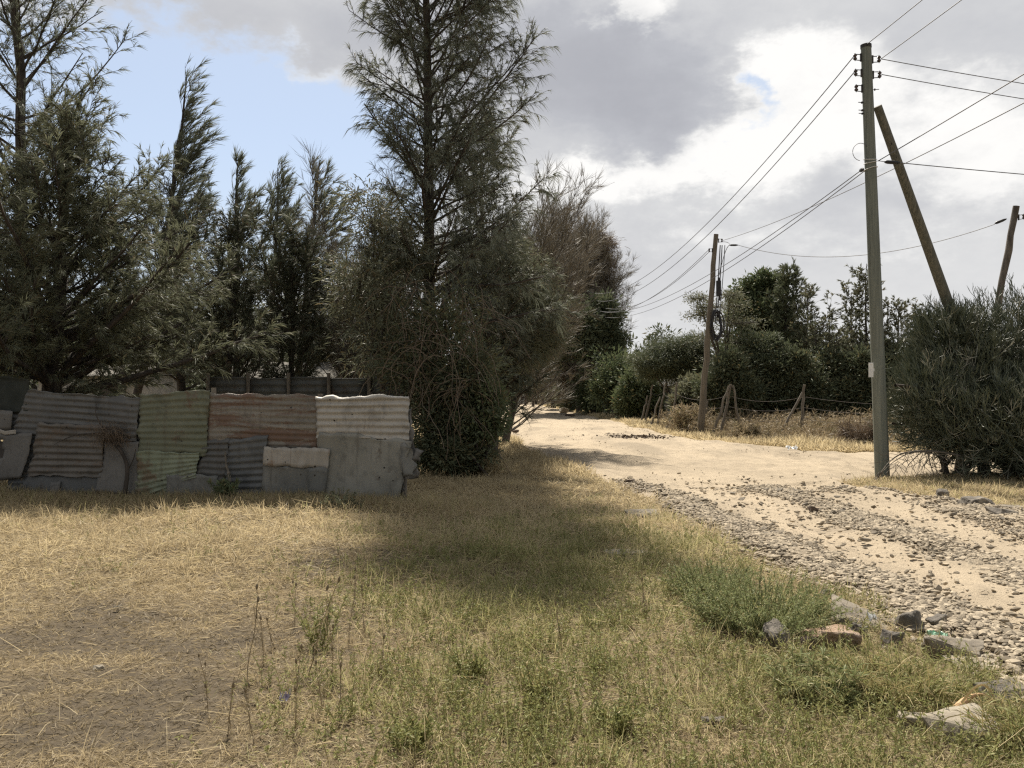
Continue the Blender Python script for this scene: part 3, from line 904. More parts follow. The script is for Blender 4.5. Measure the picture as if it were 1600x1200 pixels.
GREY1 = sheet_mat('dull_grey_zinc', (0.105, 0.105, 0.10), (0.15, 0.148, 0.14), (0.11, 0.09, 0.07), 0.35)
GREY2 = sheet_mat('brown_grey_zinc', (0.125, 0.115, 0.10), (0.165, 0.15, 0.13), (0.12, 0.09, 0.065), 0.5, stretch=(1, 1, 3))
GREY3 = sheet_mat('flat_grey_sheet', (0.135, 0.13, 0.12), (0.185, 0.178, 0.165), (0.12, 0.10, 0.08), 0.25)
GREENA = sheet_mat('faded_olive_green_paint', (0.135, 0.145, 0.098), (0.165, 0.172, 0.12), (0.13, 0.09, 0.06), 0.42, metal=0.0)
GREENB = sheet_mat('pale_green_paint', (0.20, 0.225, 0.155), (0.245, 0.27, 0.19), (0.13, 0.088, 0.055), 0.5, rust_scale=1.4, metal=0.0)
RUST = sheet_mat('rusted_zinc', (0.19, 0.175, 0.148), (0.245, 0.225, 0.19), (0.135, 0.08, 0.054), 0.66, rust_scale=1.7, stretch=(0.6, 0.6, 3.5), metal=0.1)
LIGHT = sheet_mat('clean_zinc', (0.37, 0.345, 0.30), (0.43, 0.405, 0.355), (0.20, 0.13, 0.08), 0.12, metal=0.2)
DARKC = sheet_mat('dark_zinc', (0.105, 0.11, 0.11), (0.14, 0.142, 0.138), (0.09, 0.08, 0.07), 0.3)
FLATW = sheet_mat('flat_greenish_grey_sheet', (0.20, 0.196, 0.168), (0.27, 0.262, 0.225), (0.12, 0.098, 0.075), 0.36, metal=0.1, rust_scale=3.0)
FLATB = sheet_mat('flat_blue_grey_sheet', (0.14, 0.143, 0.132), (0.205, 0.20, 0.178), (0.10, 0.09, 0.07), 0.35, metal=0.1, rust_scale=2.6)
FLATC = sheet_mat('pale_ridged_sheet', (0.34, 0.315, 0.27), (0.40, 0.37, 0.325), (0.20, 0.12, 0.07), 0.30, metal=0.1)
TARP = noisy_mat('dark_green_tarp', (0.022, 0.028, 0.024), (0.04, 0.046, 0.04), 3, 0.7, 0.4, dist=0.03)

# posts and rails behind the sheets
g = G()
for px in (-260, -130, 30, 218, 329, 497, 628):
    a_, _ = on_fence(px, 700)
    p = np.array([FA[0] + fdir[0] * a_ - fnor[0] * .09, FA[1] + fdir[1] * a_ - fnor[1] * .09])
    tz = {218: 1.50, 329: 1.66, 497: 1.57}.get(px, 1.48)
    g2 = G(); g2.tubes(np.array([[p[0], p[1], -0.2], [p[0] + .01, p[1], .8], [p[0], p[1], tz]]), np.array([.05, .045, .04]), 8, cap=True)
    g2.build('fence_post', M['post'], fence, smooth=True)
for zz in (0.35, 1.3):
    a0, _ = on_fence(-300, 700); a1, _ = on_fence(628, 700)
    p0 = FA + fdir * a0 - fnor * .06; p1 = FA + fdir * a1 - fnor * .06
    g2 = G(); g2.tubes(np.array([[*p0, zz], [*p1, zz]]), np.array([.022, .022]), 6, cap=True); g2.build('fence_rail', M['post'], fence)

sheet([(10, 628), (640, 640), (628, 795), (10, 795)], DARKC, 'h', pitch=.1, off=-.06, seed=33)
sheet([(-330, 560), (45, 592), (45, 645), (-330, 660)], TARP, None, off=-0.02, crumple=.05, seed=1, name='tarpaulin', label='dark green tarpaulin over the end of the fence')
sheet([(-330, 630), (-60, 640), (-60, 790), (-330, 800)], GREY2, 'h', off=0.0, seed=2)
sheet([(44, 609), (219, 622), (213, 692), (18, 676)], GREY1, 'h', pitch=.1, amp=.014, off=.0, seed=3, label='long dull grey corrugated sheet under the trees')
sheet([(62, 660), (168, 664), (160, 745), (44, 743)], GREY2, 'h', pitch=.1, amp=.012, off=.025, seed=4)
sheet([(-90, 640), (23, 643), (19, 672), (-90, 670)], GREY3, None, off=.03, seed=5)
sheet([(-90, 668), (30, 672), (29, 679), (-90, 679)], FLATC, None, off=.06, crumple=.02, seed=6, label='pale folded strip')
sheet([(-90, 678), (54, 677), (36, 748), (-90, 752)], GREY3, None, off=.04, crumple=.02, seed=7, hole=lambda u, v: ((u - .66) / .055) ** 2 + ((v - .42) / .3) ** 2 < 1)
sheet([(-90, 690), (16, 690), (16, 740), (-90, 740)], M['shed'], None, off=.0, seed=8)
sheet([(166, 691), (219, 690), (216, 775), (150, 768)], GREY3, None, off=.03, crumple=.018, seed=9)
sheet([(40, 742), (158, 744), (150, 785), (30, 785)], DARKC, None, off=-.01, seed=10)
sheet([(80, 752), (94, 752), (90, 780), (76, 780)], GREY3, None, off=.02, seed=11)
sheet([(221, 617), (330, 609), (325, 712), (217, 706)], GREENA, 'h', pitch=.1, amp=.008, off=.03, seed=12, label='faded olive green sheet')
sheet([(217, 704), (316, 706), (308, 746), (214, 778)], GREENB, 'h', pitch=.1, amp=.007, off=.05, seed=13, label='pale green sheet with a brown rust blotch')
sheet([(212, 744), (270, 742), (268, 790), (211, 790)], GREENB, 'h', pitch=.1, amp=.007, off=.04, seed=13)
sheet([(328, 615), (500, 618), (496, 702), (322, 696)], RUST, 'h', pitch=.085, amp=.009, off=.0, crumple=.02, seed=14, label='heavily rusted corrugated sheet')
sheet([(318, 685), (360, 684), (352, 762), (306, 757)], GREY1, 'h', pitch=.095, amp=.012, off=.02, seed=15)
sheet([(264, 741), (345, 742), (340, 795), (262, 795)], FLATB, None, off=.065, crumple=.03, seed=16)
sheet([(361, 686), (420, 680), (418, 792), (350, 792)], DARKC, 'h', pitch=.1, amp=.015, off=.035, seed=17, label='dark corrugated offcut')
sheet([(494, 619), (641, 617), (641, 686), (496, 684)], LIGHT, 'h', pitch=.098, amp=.016, off=.045, crumple=.014, seed=18, label='bright bare corrugated sheet at the end of the fence')
sheet([(499, 675), (645, 688), (620, 792), (507, 792)], FLATW, None, off=.06, crumple=.025, rag=.03, seed=19, label='large flat grey-green sheet')
sheet([(417, 697), (517, 700), (515, 731), (414, 727)], FLATC, 'v', pitch=.18, amp=.012, off=.085, seed=20, label='small pale sheet with upright ridges')
sheet([(414, 726), (515, 730), (506, 795), (411, 795)], FLATB, None, off=.07, crumple=.02, seed=21)
sheet([(489, 729), (516, 730), (508, 772), (484, 768)], FLATB, None, off=.10, crumple=.02, seed=22)
sheet([(640, 640), (648, 700), (655, 745), (637, 745)], GREY3, None, off=.03, crumple=.08, rag=.05, seed=23, label='torn flap bent away at the fence end')
sheet([(630, 690), (651, 697), (652, 746), (630, 744)], FLATB, None, off=.08, crumple=.06, rag=.05, seed=24)
sheet([(648, 700), (664, 704), (657, 722), (650, 720)], GREY3, None, off=.06, crumple=.05, rag=.04, seed=25)

# dead creeper stem growing up the sheets (thing of its own)
cr = G(); rng = np.random.default_rng(5)


def fpt(px, py, off):
    a_, z_ = on_fence(px, py)
    return np.array([FA[0] + fdir[0] * a_ + fnor[0] * off, FA[1] + fdir[1] * a_ + fnor[1] * off, z_])


def curve(pts, n=16):
    P = np.array(pts); t = np.linspace(0, 1, len(P)); s = np.linspace(0, 1, n)
    Q = np.stack([np.interp(s, t, P[:, i]) for i in range(3)], 1)
    for _ in range(2): Q[1:-1] = (Q[:-2] + 2 * Q[1:-1] + Q[2:]) / 4
    return Q


b0 = fpt(201, 782, .12)
creeper = thing('dead_creeper', 'dead woody creeper bending up against the dull grey sheets', 'plant', (b0[0], b0[1], 0))
st = curve([fpt(199, 785, .12), fpt(206, 745, .11), fpt(204, 722, .09), fpt(195, 705, .08), fpt(183, 690, .09), fpt(172, 676, .09)])
cr.tubes(st, np.linspace(.035, .018, 16), 7)
for ed in ([(172, 676), (150, 677), (125, 678), (105, 686), (90, 694)], [(172, 676), (160, 660), (154, 645), (156, 628)], [(178, 684), (186, 678), (190, 668)], [(204, 735), (214, 715), (217, 700)]):
    p = curve([fpt(x, y, .08) for x, y in ed]); cr.tubes(p, np.linspace(.012, .004, 16), 5)
cr.build('stem', M['bark_dark'], creeper, smooth=True)
g = G(); n = 900; c = fpt(180, 678, .1)
Pn = c + rng.normal(0, 1, (n, 3)) * np.array([.13, .07, .09])
g.blades(Pn, unit(rng.normal(0, 1, (n, 3)) + np.array([.5, 0, -.4])), rng.uniform(.05, .14, n), .006, rng, droop=.4)
g.build('tangle', M['twig_red'], creeper)
b0 = fpt(357, 760, .12)
stump = thing('broken_branch', 'pale broken branch standing upright before the dark corrugated offcut', 'branch', (b0[0], b0[1], 0))
g = G(); g.tubes(curve([fpt(365, 752, .12), fpt(363, 738, .11), fpt(358, 725, .1), fpt(357, 705, .1)]), np.linspace(.028, .012, 16) + rng.normal(0, .003, 16), 7, cap=True)
g.build('stick', M['post'], stump)

# ------------------------------------------------------------------ structures behind the fence
RFY = 18.2
def rear_panel(x0, x1, z1, parent):
    n = 90
    zz = np.linspace(0, z1, n); xx = np.linspace(x0, x1, 4)
    gx_, gz_ = np.meshgrid(xx, zz)
    d = RFY + 0.012 * np.sin(gz_ * 2 * np.pi / .15)
    g = G(); g.add(np.stack([gx_, d, gz_], -1).reshape(-1, 3), grid_faces(4, n))
    o = g.build('fence_panel', M['fence_dark'], parent, smooth=True)
    md = o.modifiers.new('thickness', 'SOLIDIFY'); md.thickness = 0.004
    return o


xa, xb = at(326, 600, RFY)[0], at(640, 600, RFY)[0]
rear = thing('rear_fence', 'dark ribbed sheet fence standing behind the patchwork fence', 'fence', (xa, RFY, 0))
cuts = np.linspace(xa, xb, 6)
zt = at(0, 590, RFY)[2]
for i in range(5):
    rear_panel(cuts[i] + .002, cuts[i + 1] - .002, zt + (-1) ** i * .015, rear)
for i in range(6):
    g = G(); g.tubes(np.array([[cuts[i], RFY - .05, -.1], [cuts[i], RFY - .05, zt + .1]]), np.array([.045, .04]), 8, cap=True); g.build('fence_post', M['post'], rear)


def house(label, px0, px1, pyE, pyR, Y, depth, wall, roof, name='house', group=None):
    """Low gabled house: walls, overhanging corrugated roof, door and windows on the side facing the road."""
    a = at(px0, 600, Y)[0]; b = at(px1, 600, Y)[0]
    ze = at(0, pyE, Y)[2]; zr = at(0, pyR, Y + depth / 2)[2]
    h = thing(name, label, 'house', ((a + b) / 2, Y, 0), group)
    g = G()
    g.box(((a + b) / 2, Y + depth / 2, ze / 2 - .1), (b - a, depth, ze + .2))
    for x_ in (a + .001, b - .001):
        V = np.array([(x_, Y, ze), (x_, Y + depth, ze), (x_, Y + depth / 2, zr - .06)]); g.add(V, None, [(0, 1, 2)])
    g.build('wall', wall, h)
    n = int((b - a + .8) / .1); t = np.linspace(a - .4, b + .4, max(n, 12)); rip = .02 * np.sin(np.arange(len(t)) * np.pi / 2 + .4)
    for s_ in (-1, 1):
        y_e = Y - .4 if s_ < 0 else Y + depth + .4; y_m = Y + depth / 2
        sl = (zr - ze) / (depth / 2); z_e = ze - .4 * sl
        V = np.concatenate([np.stack([t, np.full(len(t), y_e), z_e + rip], 1), np.stack([t, np.full(len(t), y_m), zr + rip], 1)])
        i_ = np.arange(len(t) - 1); Q = np.stack([i_, i_ + 1, i_ + 1 + len(t), i_ + len(t)], 1)
        g = G(); g.add(V, Q); o = g.build('roof', roof, h)
        md = o.modifiers.new('thickness', 'SOLIDIFY'); md.thickness = 0.03; md.offset = -1 if s_ < 0 else 1
    for k_ in range(2):
        x_ = a + (b - a) * (.25 + .5 * k_)
        g = G(); g.box((x_, Y - .012, 1.5), (.9, .06, .9)); w_ = g.build('window', M['shed'], h)
    g = G(); g.box(((a + b) / 2, Y - .012, 1.0), (.9, .06, 2.0)); g.build('door', M['gate'], h)
    return h


house('pale low building glimpsed between the tree trunks behind the dark ribbed fence', 360, 510, 586, 566, 30, 4, M['wall'], M['roof_pale'])
house('pale shed glimpsed behind the spreading dark tree at the tarpaulin end', 60, 215, 584, 570, 29, 4, M['wall'], M['roof_pale'], 'shed')
house('far house with a pale roof showing above the roadside bushes', 930, 1010, 575, 556, 84, 8, M['wall'], M['roof_pale'])
house('dark shed with a flat roofline behind the umbrella-shaped tree', 1000, 1100, 600, 592, 47, 3, M['shed'], M['shed'], 'shed')

# far gate at the end of the road
GX0, GX1, GY = at(808, 620, 112)[0], at(822, 620, 112)[0], 112
gate = thing('metal_gate', 'pale grey metal gate at the far end of the dirt road', 'gate', (GX0, GY, 0))
zt = at(0, 606, GY)[2]
g = G()
for i in range(7):
    x_ = GX0 + (GX1 - GX0) * (i + .5) / 7
    g.box((x_, GY + .02 * (i % 2), zt / 2), ((GX1 - GX0) / 7 * .96, .04, zt))
g.build('gate_leaf', M['gate'], gate)
for x_ in (GX0 - .12, GX1 + .12):
    g = G(); g.box((x_, GY, zt * .54), (.2, .2, zt * 1.08)); g.build('gate_post', M['pole_dark'], gate)
for i_, (px, Y) in enumerate(((821, 96), (833, 88), (815, 104))):
    p = at(px, 640, Y)
    g = G(); g.tubes(np.array([[p[0], Y, -.1], [p[0], Y, .9], [p[0] + .02, Y, 1.9]]), np.array([.13, .12, .11]), 8, cap=True)
    o = g.build('wooden_post', M['bark_dark'])
    tag(o, ['short dark post in front of the far grey gate', 'short dark post at the verge, farther from the gate than the other two', 'short dark post right beside the far grey gate'][i_], 'post', 'posts near the far gate')

# ------------------------------------------------------------------ roadside fence posts on the far verge
def rough_post(g, a, b, r, rng):
    k = 9; s = np.linspace(0, 1, k)[:, None]
    P = a + (b - a) * s; P[1:-1] += rng.normal(0, .018, (k - 2, 3))
    g.tubes(P, np.linspace(r * 1.15, r * .85, k) + rng.normal(0, r * .06, k), 8, cap=True)


POSTS = [  # label, Y, post top, post foot, braces [(top, foot)]
    ('weathered fence post with one long slanting brace, out in the dead brush', 28.0, (1257, 601), (1251, 690), [((1254, 613), (1212, 694))]),
    ('three-legged fence post with braces on both sides beside the coil pole', 30.0, (1142, 600), (1125, 684), [((1139, 603), (1112, 684)), ((1145, 602), (1160, 672))]),
    ('stubby fence post half hidden behind the coil pole', 32.5, (1105, 626), (1100, 668), []),
    ('grey fence post with a short low brace behind the verge bush', 35.5, (1058, 597), (1049, 668), [((1058, 632), (1039, 668))]),
    ('fence post with a leaning prop in front of the roadside hedge', 38.0, (1040, 599), (1027, 664), [((1032, 620), (1015, 662))]),
    ('most distant leaning fence post against the dark hedge', 42.0, (1020, 601), (1006, 658), [((1012, 618), (1000, 658))]),
    ('thin fence post set back among the leaves behind the verge bush', 39.0, (1082, 588), (1080, 650), []),
]
rng = np.random.default_rng(21)
for (lab, Y, tp, ft, brs) in POSTS:
    a = at(*ft, Y); a[2] = -.1; b = at(*tp, Y)
    t = thing('fence_post', lab, 'fence post', (a[0], a[1], 0), 'fence posts along the brush field')
    g = G(); rough_post(g, a, b, .05, rng); g.build('post_shaft', M['post'], t, smooth=True)
    for (bt, bf) in brs:
        bb = at(*bt, Y - .08); ba = at(*bf, Y - .12); ba[2] = -.1
        g = G(); rough_post(g, ba, bb, .045, rng); g.build('brace', M['post'], t, smooth=True)
tops = [(at(1256, 620 + d, 28.0), at(1137, 618 + d, 30), at(1055, 615 + d, 35.5), at(1036, 613 + d, 38), at(1016, 612 + d, 42)) for d in (0, 17, 34)]
for i, tp in enumerate(tops):
    Y_end = tp[0] + (tp[0] - tp[1]) * 2.0
    P = [Y_end] + list(tp)
    pts = []
    for a, b in zip(P[:-1], P[1:]):
        s = np.linspace(0, 1, 9)[:-1, None]; seg_ = a + (b - a) * s; seg_[:, 2] -= (.12 + .1 * rng.uniform()) * 4 * (s * (1 - s))[:, 0]; pts.append(seg_)
    P = np.concatenate(pts + [np.array([tp[-1]])])
    g = G(); g.tubes(P, np.full(len(P), .005), 4)
    tag(g.build('fence_wire', M['wire']), ['top', 'middle', 'lowest'][i] + ' strand of wire strung along the brush field posts', 'wire', 'fence wire strands')


# ------------------------------------------------------------------ trees
def trunk_line(base, top, rng, k=14, wob=.05, curve_=0.0):
    s = np.linspace(0, 1, k)[:, None]
    P = base + (top - base) * s
    w = np.cumsum(rng.normal(0, wob, (k, 3)), 0); w -= w[0]; w = w - s * w[-1]; w[:, 2] = 0
    P = P + w
    P[:, 0] += curve_ * 4 * (s * (1 - s))[:, 0]
    return P


def needle_tree(name, label, cat, base, top, R, rng_seed, leaf, bark, n1=70, dens=1.0, start=.15, elev=(10, 60), r0=.12, spray=9, blade=(.12, .3), bw=.012,
                droop=.3, wind=(0, 0, 0), upcurve=.3, spread=.45, profile=None, group=None, ns2=7, dry=.08, l2=.35, sweep=None, k1=8, sub_r=.006, spread2=.75, thick=.38, asym=None):
    """A she-oak like tree: trunk, ascending limbs, branchlets, tufts of needle twigs."""
    rng = np.random.default_rng(rng_seed)
    base = np.array(base, float); top = np.array(top, float); wind = np.array(wind, float)
    H = top[2] - base[2]
    t = thing(name, label, cat, base, group)
    TL = trunk_line(base, top, rng, wob=.02 * H / 8)
    s = np.linspace(0, 1, 14)
    g = G(); g.tubes(TL, r0 * (1 - s) ** .8 + .012, 10)
    f = np.sort(start + (0.985 - start) * rng.uniform(0, 1, n1) ** .92)
    P0, T0 = along(TL[None], np.zeros(n1, int), f)
    az = np.arange(n1) * 2.39996 + rng.normal(0, .35, n1)
    el = np.radians(elev[0] + (elev[1] - elev[0]) * f + rng.normal(0, 9, n1))
    D0 = np.stack([np.cos(az) * np.cos(el), np.sin(az) * np.cos(el), np.sin(el)], 1) + wind
    prof = profile if profile is not None else (lambda q: np.minimum(1, (1 - q) * 1.6 + .08))
    u = (f - start) / (1 - start)
    L1 = R * prof(u) * rng.uniform(.55, 1.18, n1) / np.maximum(np.cos(el), .45)
    if asym is not None: L1 = L1 * asym(az, u)
    P1 = polylines(P0, D0, L1, k1, rng, (wind * 1.0 + np.array([0, 0, upcurve])), 1.0, .07)
    r1 = np.maximum(thick * r0 * (1 - f) ** .8 * np.clip(L1 / R, .3, 1), .008)
    g.tubes(P1, r1[:, None] * np.linspace(1, .25, k1)[None], 5)
    g.build('trunk', bark, t, smooth=True)
    # secondary branchlets
    n2 = np.maximum((L1 * ns2 * dens).astype(int), 3)
    i1 = np.repeat(np.arange(n1), n2)
    s1 = rng.uniform(.12, 1, len(i1)) ** .85
    P, T = along(P1, i1, s1)
    D2 = unit(T * .75 + runit(rng, len(i1)) * spread2 + np.array([0, 0, .18]) + wind * .8)
    L2 = (l2 * L1[i1] * (1.15 - s1 * .8) + .12) * rng.uniform(.5, 1.2, len(i1))
    P2 = polylines(P, D2, L2, 5, rng, wind + np.array([0, 0, -.25 * droop]), .6, .12)
    g = G(); g.tubes(P2, np.full((len(i1), 5), sub_r) * np.linspace(1.2, .5, 5)[None], 3, mat=1)
    # tufts
    n3 = np.maximum((L2 * spray * dens).astype(int), 2)
    i2 = np.repeat(np.arange(len(i1)), n3)
    s2 = rng.uniform(.1, 1.0, len(i2))
    P, T = along(P2, i2, s2)
    sd_ = unit(T + runit(rng, len(i2)) * spread + wind * .6)
    m = 5
    i3 = np.repeat(np.arange(len(i2)), m)
    D3 = unit(sd_[i3] + runit(rng, len(i3)) * spread * .9)
    tuft = np.repeat(rng.uniform(0, 1, len(i1)), n3)[i3]
    g.blades(P[i3], D3, rng.uniform(blade[0], blade[1], len(i3)), bw * rng.uniform(.7, 1.3, len(i3)), rng, droop=droop * rng.uniform(.5, 1.4, len(i3)), mat=0,
             rnd=np.clip(tuft * .6 + rng.uniform(0, .4, len(i3)), 0, 1), k=(rng.uniform(0, 1, len(i3)) < dry).astype(float))
    g.build('crown', [leaf, M['bark_dark']], t)
    return t


def leafy_tree(name, label, cat, base, blobs, rng_seed, leaf, bark, r0=.12, leaf_l=.10, leaf_w=.045, clumps=26, per=70, group=None, fork=.45, shell=.55, up=.2, dry=.05, stems=1, clump_r=.30, blade=False, limbs=True):
    """blobs: (x, y, z, rx, ry, rz, share). Foliage in clumps spread through each blob's volume, limbs reaching them."""
    rng = np.random.default_rng(rng_seed)
    base = np.array(base, float)
    t = thing(name, label, cat, base, group)
    B = np.array(blobs, float)
    cen = np.average(B[:, :3], axis=0, weights=B[:, 3] * B[:, 5])
    gt = G(); gc = G()
    fk = base + (cen - base) * fork
    for s_ in range(stems):
        b0 = base + np.array([rng.normal(0, .12), rng.normal(0, .12), 0]) * (stems > 1)
        f0 = fk + rng.normal(0, .18, 3) * (stems > 1)
        TL = trunk_line(b0, f0, rng, k=8, wob=.02)
        gt.tubes(TL, np.linspace(r0, r0 * .7, 8) / math.sqrt(stems), 9)
    for bi, (x, y, z, rx, ry, rz, sh) in enumerate(B):
        c = np.array([x, y, z]); r3 = np.array([rx, ry, rz])
        if limbs:
            mid = (fk + c) / 2 + rng.normal(0, .1, 3) * rx + np.array([0, 0, -.1 * rz])
            gt.tubes(curve([fk, mid, c + np.array([0, 0, rz * .25])], 10), np.linspace(r0 * .5, .015, 10), 6)
        n = max(int(clumps * sh), 3)
        d = runit(rng, n); d[:, 2] += up; d = unit(d)
        rad = (shell + (1 - shell) * rng.uniform(0, 1, n)) * rng.uniform(.75, 1.12, n)
        cc = c + d * rad[:, None] * r3
        pl = np.stack([np.broadcast_to(c - np.array([0, 0, rz * .2]), cc.shape), (c + cc) / 2 + rng.normal(0, .06, (n, 3)) * r3, cc], 1)
        gt.tubes(pl, np.tile(np.array([.018, .012, .005]) * max(r0 / .12, .6), (n, 1)), 4)
        cr_ = clump_r * float(np.mean(r3)) * rng.uniform(.6, 1.3, n)
        m = np.maximum((per * rng.uniform(.5, 1.4, n)).astype(int), 8)
        i = np.repeat(np.arange(n), m)
        off = rng.normal(0, 1, (len(i), 3)) * np.array([.62, .62, .5])
        P = cc[i] + off * cr_[i][:, None]
        D = unit(off + d[i] * .6 + rng.normal(0, .7, (len(i), 3)))
        tone = np.clip(np.repeat(rng.uniform(0, .7, n), m) + rng.uniform(0, .3, len(i)), 0, 1)
        kk = (rng.uniform(0, 1, len(i)) < dry).astype(float)
        L = leaf_l * rng.uniform(.6, 1.35, len(i))
        if blade: gc.blades(P, D, L, leaf_w, rng, droop=.25, rnd=tone, k=kk)
        else: gc.leaves(P, D, L, leaf_w * rng.uniform(.7, 1.3, len(i)), rng, rnd=tone, k=kk)
    gt.build('trunk', bark, t, smooth=True)
    gc.build('crown', leaf, t)
    return t


def pxblobs(lst, Y, dep=1.0, seed=0):
    """Blobs given as photo pixels (px, py, rx, ry[, share[, dY]]) at distance Y."""
    out = []
    rng = np.random.default_rng(seed)
    for b in lst:
        px, py, rx, ry = b[:4]
        sh = b[4] if len(b) > 4 else 1.0
        yy = Y + (b[5] if len(b) > 5 else rng.uniform(-.4, .4) * rx * Y / F)
        c = at(px, py, yy); k = yy / F
        out.append((*c, rx * k, rx * k * dep, ry * k, sh))
    return out


def gp(px, Y):
    """Ground point straight below/above a pixel column."""
    p = at(px, 612, Y); return np.array([p[0], p[1], -.05])


# ---- left group behind the fence
needle_tree('casuarina_tree', 'tall sparse casuarina at the tarpaulin end, taller than its neighbours', 'tree', gp(36, 18.5), at(28, -420, 18.5), 2.2, 1, M['needle_grey'], M['bark_dark'],
            n1=100, dens=1.1, start=.2, elev=(15, 62), r0=.15, spray=10, blade=(.12, .28), bw=.011, upcurve=.35, ns2=6, group='casuarina trees')
needle_tree('casuarina_tree', 'broad dark casuarina with a thick forked trunk behind the dull grey sheets', 'tree', gp(72, 15.6), at(110, 225, 15.6), 3.6, 2, M['needle_olive'], M['bark_dark'],
            n1=150, dens=1.55, start=.24, elev=(-4, 60), r0=.2, spray=12, blade=(.10, .26), bw=.0105, upcurve=.15, ns2=7, l2=.3, dry=.06, thick=.5,
            profile=lambda q: np.clip(1.1 - 1.15 * q, .16, 1), group='casuarina trees')
needle_tree('casuarina_tree', 'thin casuarina bent by wind with a long feathery leaning tip', 'tree', gp(205, 23.5), at(292, 118, 23.5), 1.35, 3, M['needle_grey'], M['bark_dark'],
            n1=64, dens=1.2, start=.3, elev=(48, 72), r0=.11, spray=10, blade=(.2, .44), bw=.013, droop=.12, wind=(.35, 0, .12), upcurve=.3, spread=.28, ns2=6, l2=.28,
            profile=lambda q: np.clip(1.1 - 1.0 * q, .25, 1) * np.clip(.5 + 2 * q, 0, 1), spread2=.4, group='casuarina trees')
needle_tree('casuarina_tree', 'bushy dark casuarina below the leaning feathery tip', 'tree', gp(290, 21.5), at(268, 290, 21.5), 2.0, 4, M['needle_dark'], M['bark_dark'],
            n1=60, dens=1.1, start=.2, elev=(10, 60), r0=.12, spray=9, blade=(.15, .32), bw=.014, ns2=6, group='casuarina trees')
for i, (bpx, tpx, tpy, Y, lab) in enumerate(((352, 372, 248, 25, 'feathery casuarina with a single tip, left of the three-tipped neighbours'), (412, 434, 262, 26, 'feathery casuarina standing between two taller feathery tips'),
                                             (455, 500, 250, 24.5, 'feathery casuarina leaning towards the big roadside tree'))):
    needle_tree('casuarina_tree', lab, 'tree', gp(bpx, Y), at(tpx, tpy, Y), 1.15, 40 + i, M['needle_grey'], M['bark_dark'],
                n1=48, dens=1.4, start=.22, elev=(36, 70), r0=.10, spray=9, blade=(.2, .42), bw=.014, droop=.15, wind=(.22, 0, .1), upcurve=.3, spread=.3, ns2=5, l2=.3, spread2=.45, group='casuarina trees')
needle_tree('casuarina_tree', 'narrow dense dark casuarina in front of the feathery ones', 'tree', gp(452, 20.8), at(458, 375, 20.8), 1.25, 5, M['needle_dark'], M['bark_dark'],
            n1=60, dens=1.5, start=.12, elev=(30, 66), r0=.09, spray=10, blade=(.15, .3), bw=.014, ns2=8, group='casuarina trees')
needle_tree('casuarina_tree', 'dense dark casuarina rising straight behind the olive green sheet', 'tree', gp(365, 21.2), at(372, 330, 21.2), 1.5, 6, M['needle_dark'], M['bark_dark'],
            n1=64, dens=1.4, start=.1, elev=(20, 60), r0=.11, spray=10, blade=(.15, .32), bw=.014, ns2=7, group='casuarina trees')
needle_tree('young_tree', 'slender see-through young tree beside the grey-green roadside shrub', 'tree', gp(545, 25), at(541, 385, 25), .8, 7, M['leaf_grey'], M['bark_dark'],
            n1=34, dens=.8, start=.25, elev=(20, 60), r0=.06, spray=9, blade=(.1, .24), bw=.016, ns2=6)
leafy_tree('yellow_shrub', 'yellow-leaved shrub glowing behind the broad dark casuarina', 'shrub', gp(20, 24), pxblobs([(15, 548, 48, 32), (-40, 560, 40, 30)], 24), 8, M['leaf_yellow'], M['bark'], .06, .11, .05, 26, 60, stems=3)
for i, (px, py, rx, ry, Y, lab) in enumerate(((-120, 500, 150, 110, 33, 'dark leafy tree past the tarpaulin end, farthest out'), (60, 530, 110, 70, 36, 'low dark tree far behind the thick forked trunk'), (220, 520, 100, 85, 35, 'dark leafy tree far behind the olive green sheet'),
                                              (420, 520, 110, 60, 38, 'low leafy tree behind the pale low building'), (560, 520, 70, 70, 33, 'leafy tree filling the gap behind the slender young tree'))):
    leafy_tree('leafy_tree', lab, 'tree', gp(px, Y), pxblobs([(px, py, rx, ry, 1.6), (px - rx * .6, py + 25, rx * .6, ry * .7), (px + rx * .6, py + 20, rx * .6, ry * .7)], Y, 1.0, i), 60 + i, M['leaf_dark'], M['bark_dark'], .16, .22, .09, 40, 60, group='trees behind the fence')

# ---- the big central group
needle_tree('casuarina_tree', 'very tall casuarina with a straight trunk at the end of the patchwork fence', 'tree', gp(672, 18.0), at(660, -400, 18.0), 2.0, 9, M['needle_grey'], M['bark_dark'],
            n1=235, dens=1.3, start=.12, asym=lambda az, u: 1 + .2 * np.cos(az), elev=(5, 54), r0=.14, spray=11, blade=(.11, .28), bw=.010, droop=.65, upcurve=.12, ns2=8, l2=.36,
            profile=lambda q: np.clip(1.1 - .42 * q - 1.8 * np.clip(q - .72, 0, 1), .08, 1), group='casuarina trees')
needle_tree('casuarina_tree', 'dense dark casuarina filling behind the tall straight trunk towards the road', 'tree', gp(770, 20.5), at(750, 265, 20.5), 2.0, 10, M['needle_dark'], M['bark_dark'],
            n1=90, dens=1.35, start=.15, elev=(0, 55), r0=.14, spray=10, blade=(.15, .34), bw=.014, droop=.4, ns2=7, profile=lambda q: np.clip(1.1 - .8 * q, .12, 1), group='casuarina trees')
leafy_tree('roadside_shrub', 'tall grey-green shrub leaning over the bright corrugated sheet', 'shrub', gp(600, 17.2),
           pxblobs([(585, 350, 55, 75), (560, 450, 60, 80), (610, 460, 60, 80), (590, 540, 75, 60), (640, 400, 45, 70)], 17.2), 12, M['leaf_grey'], M['bark'], .08, .15, .022, 34, 62, stems=5, shell=.3, clump_r=.34, blade=True, dry=.15)
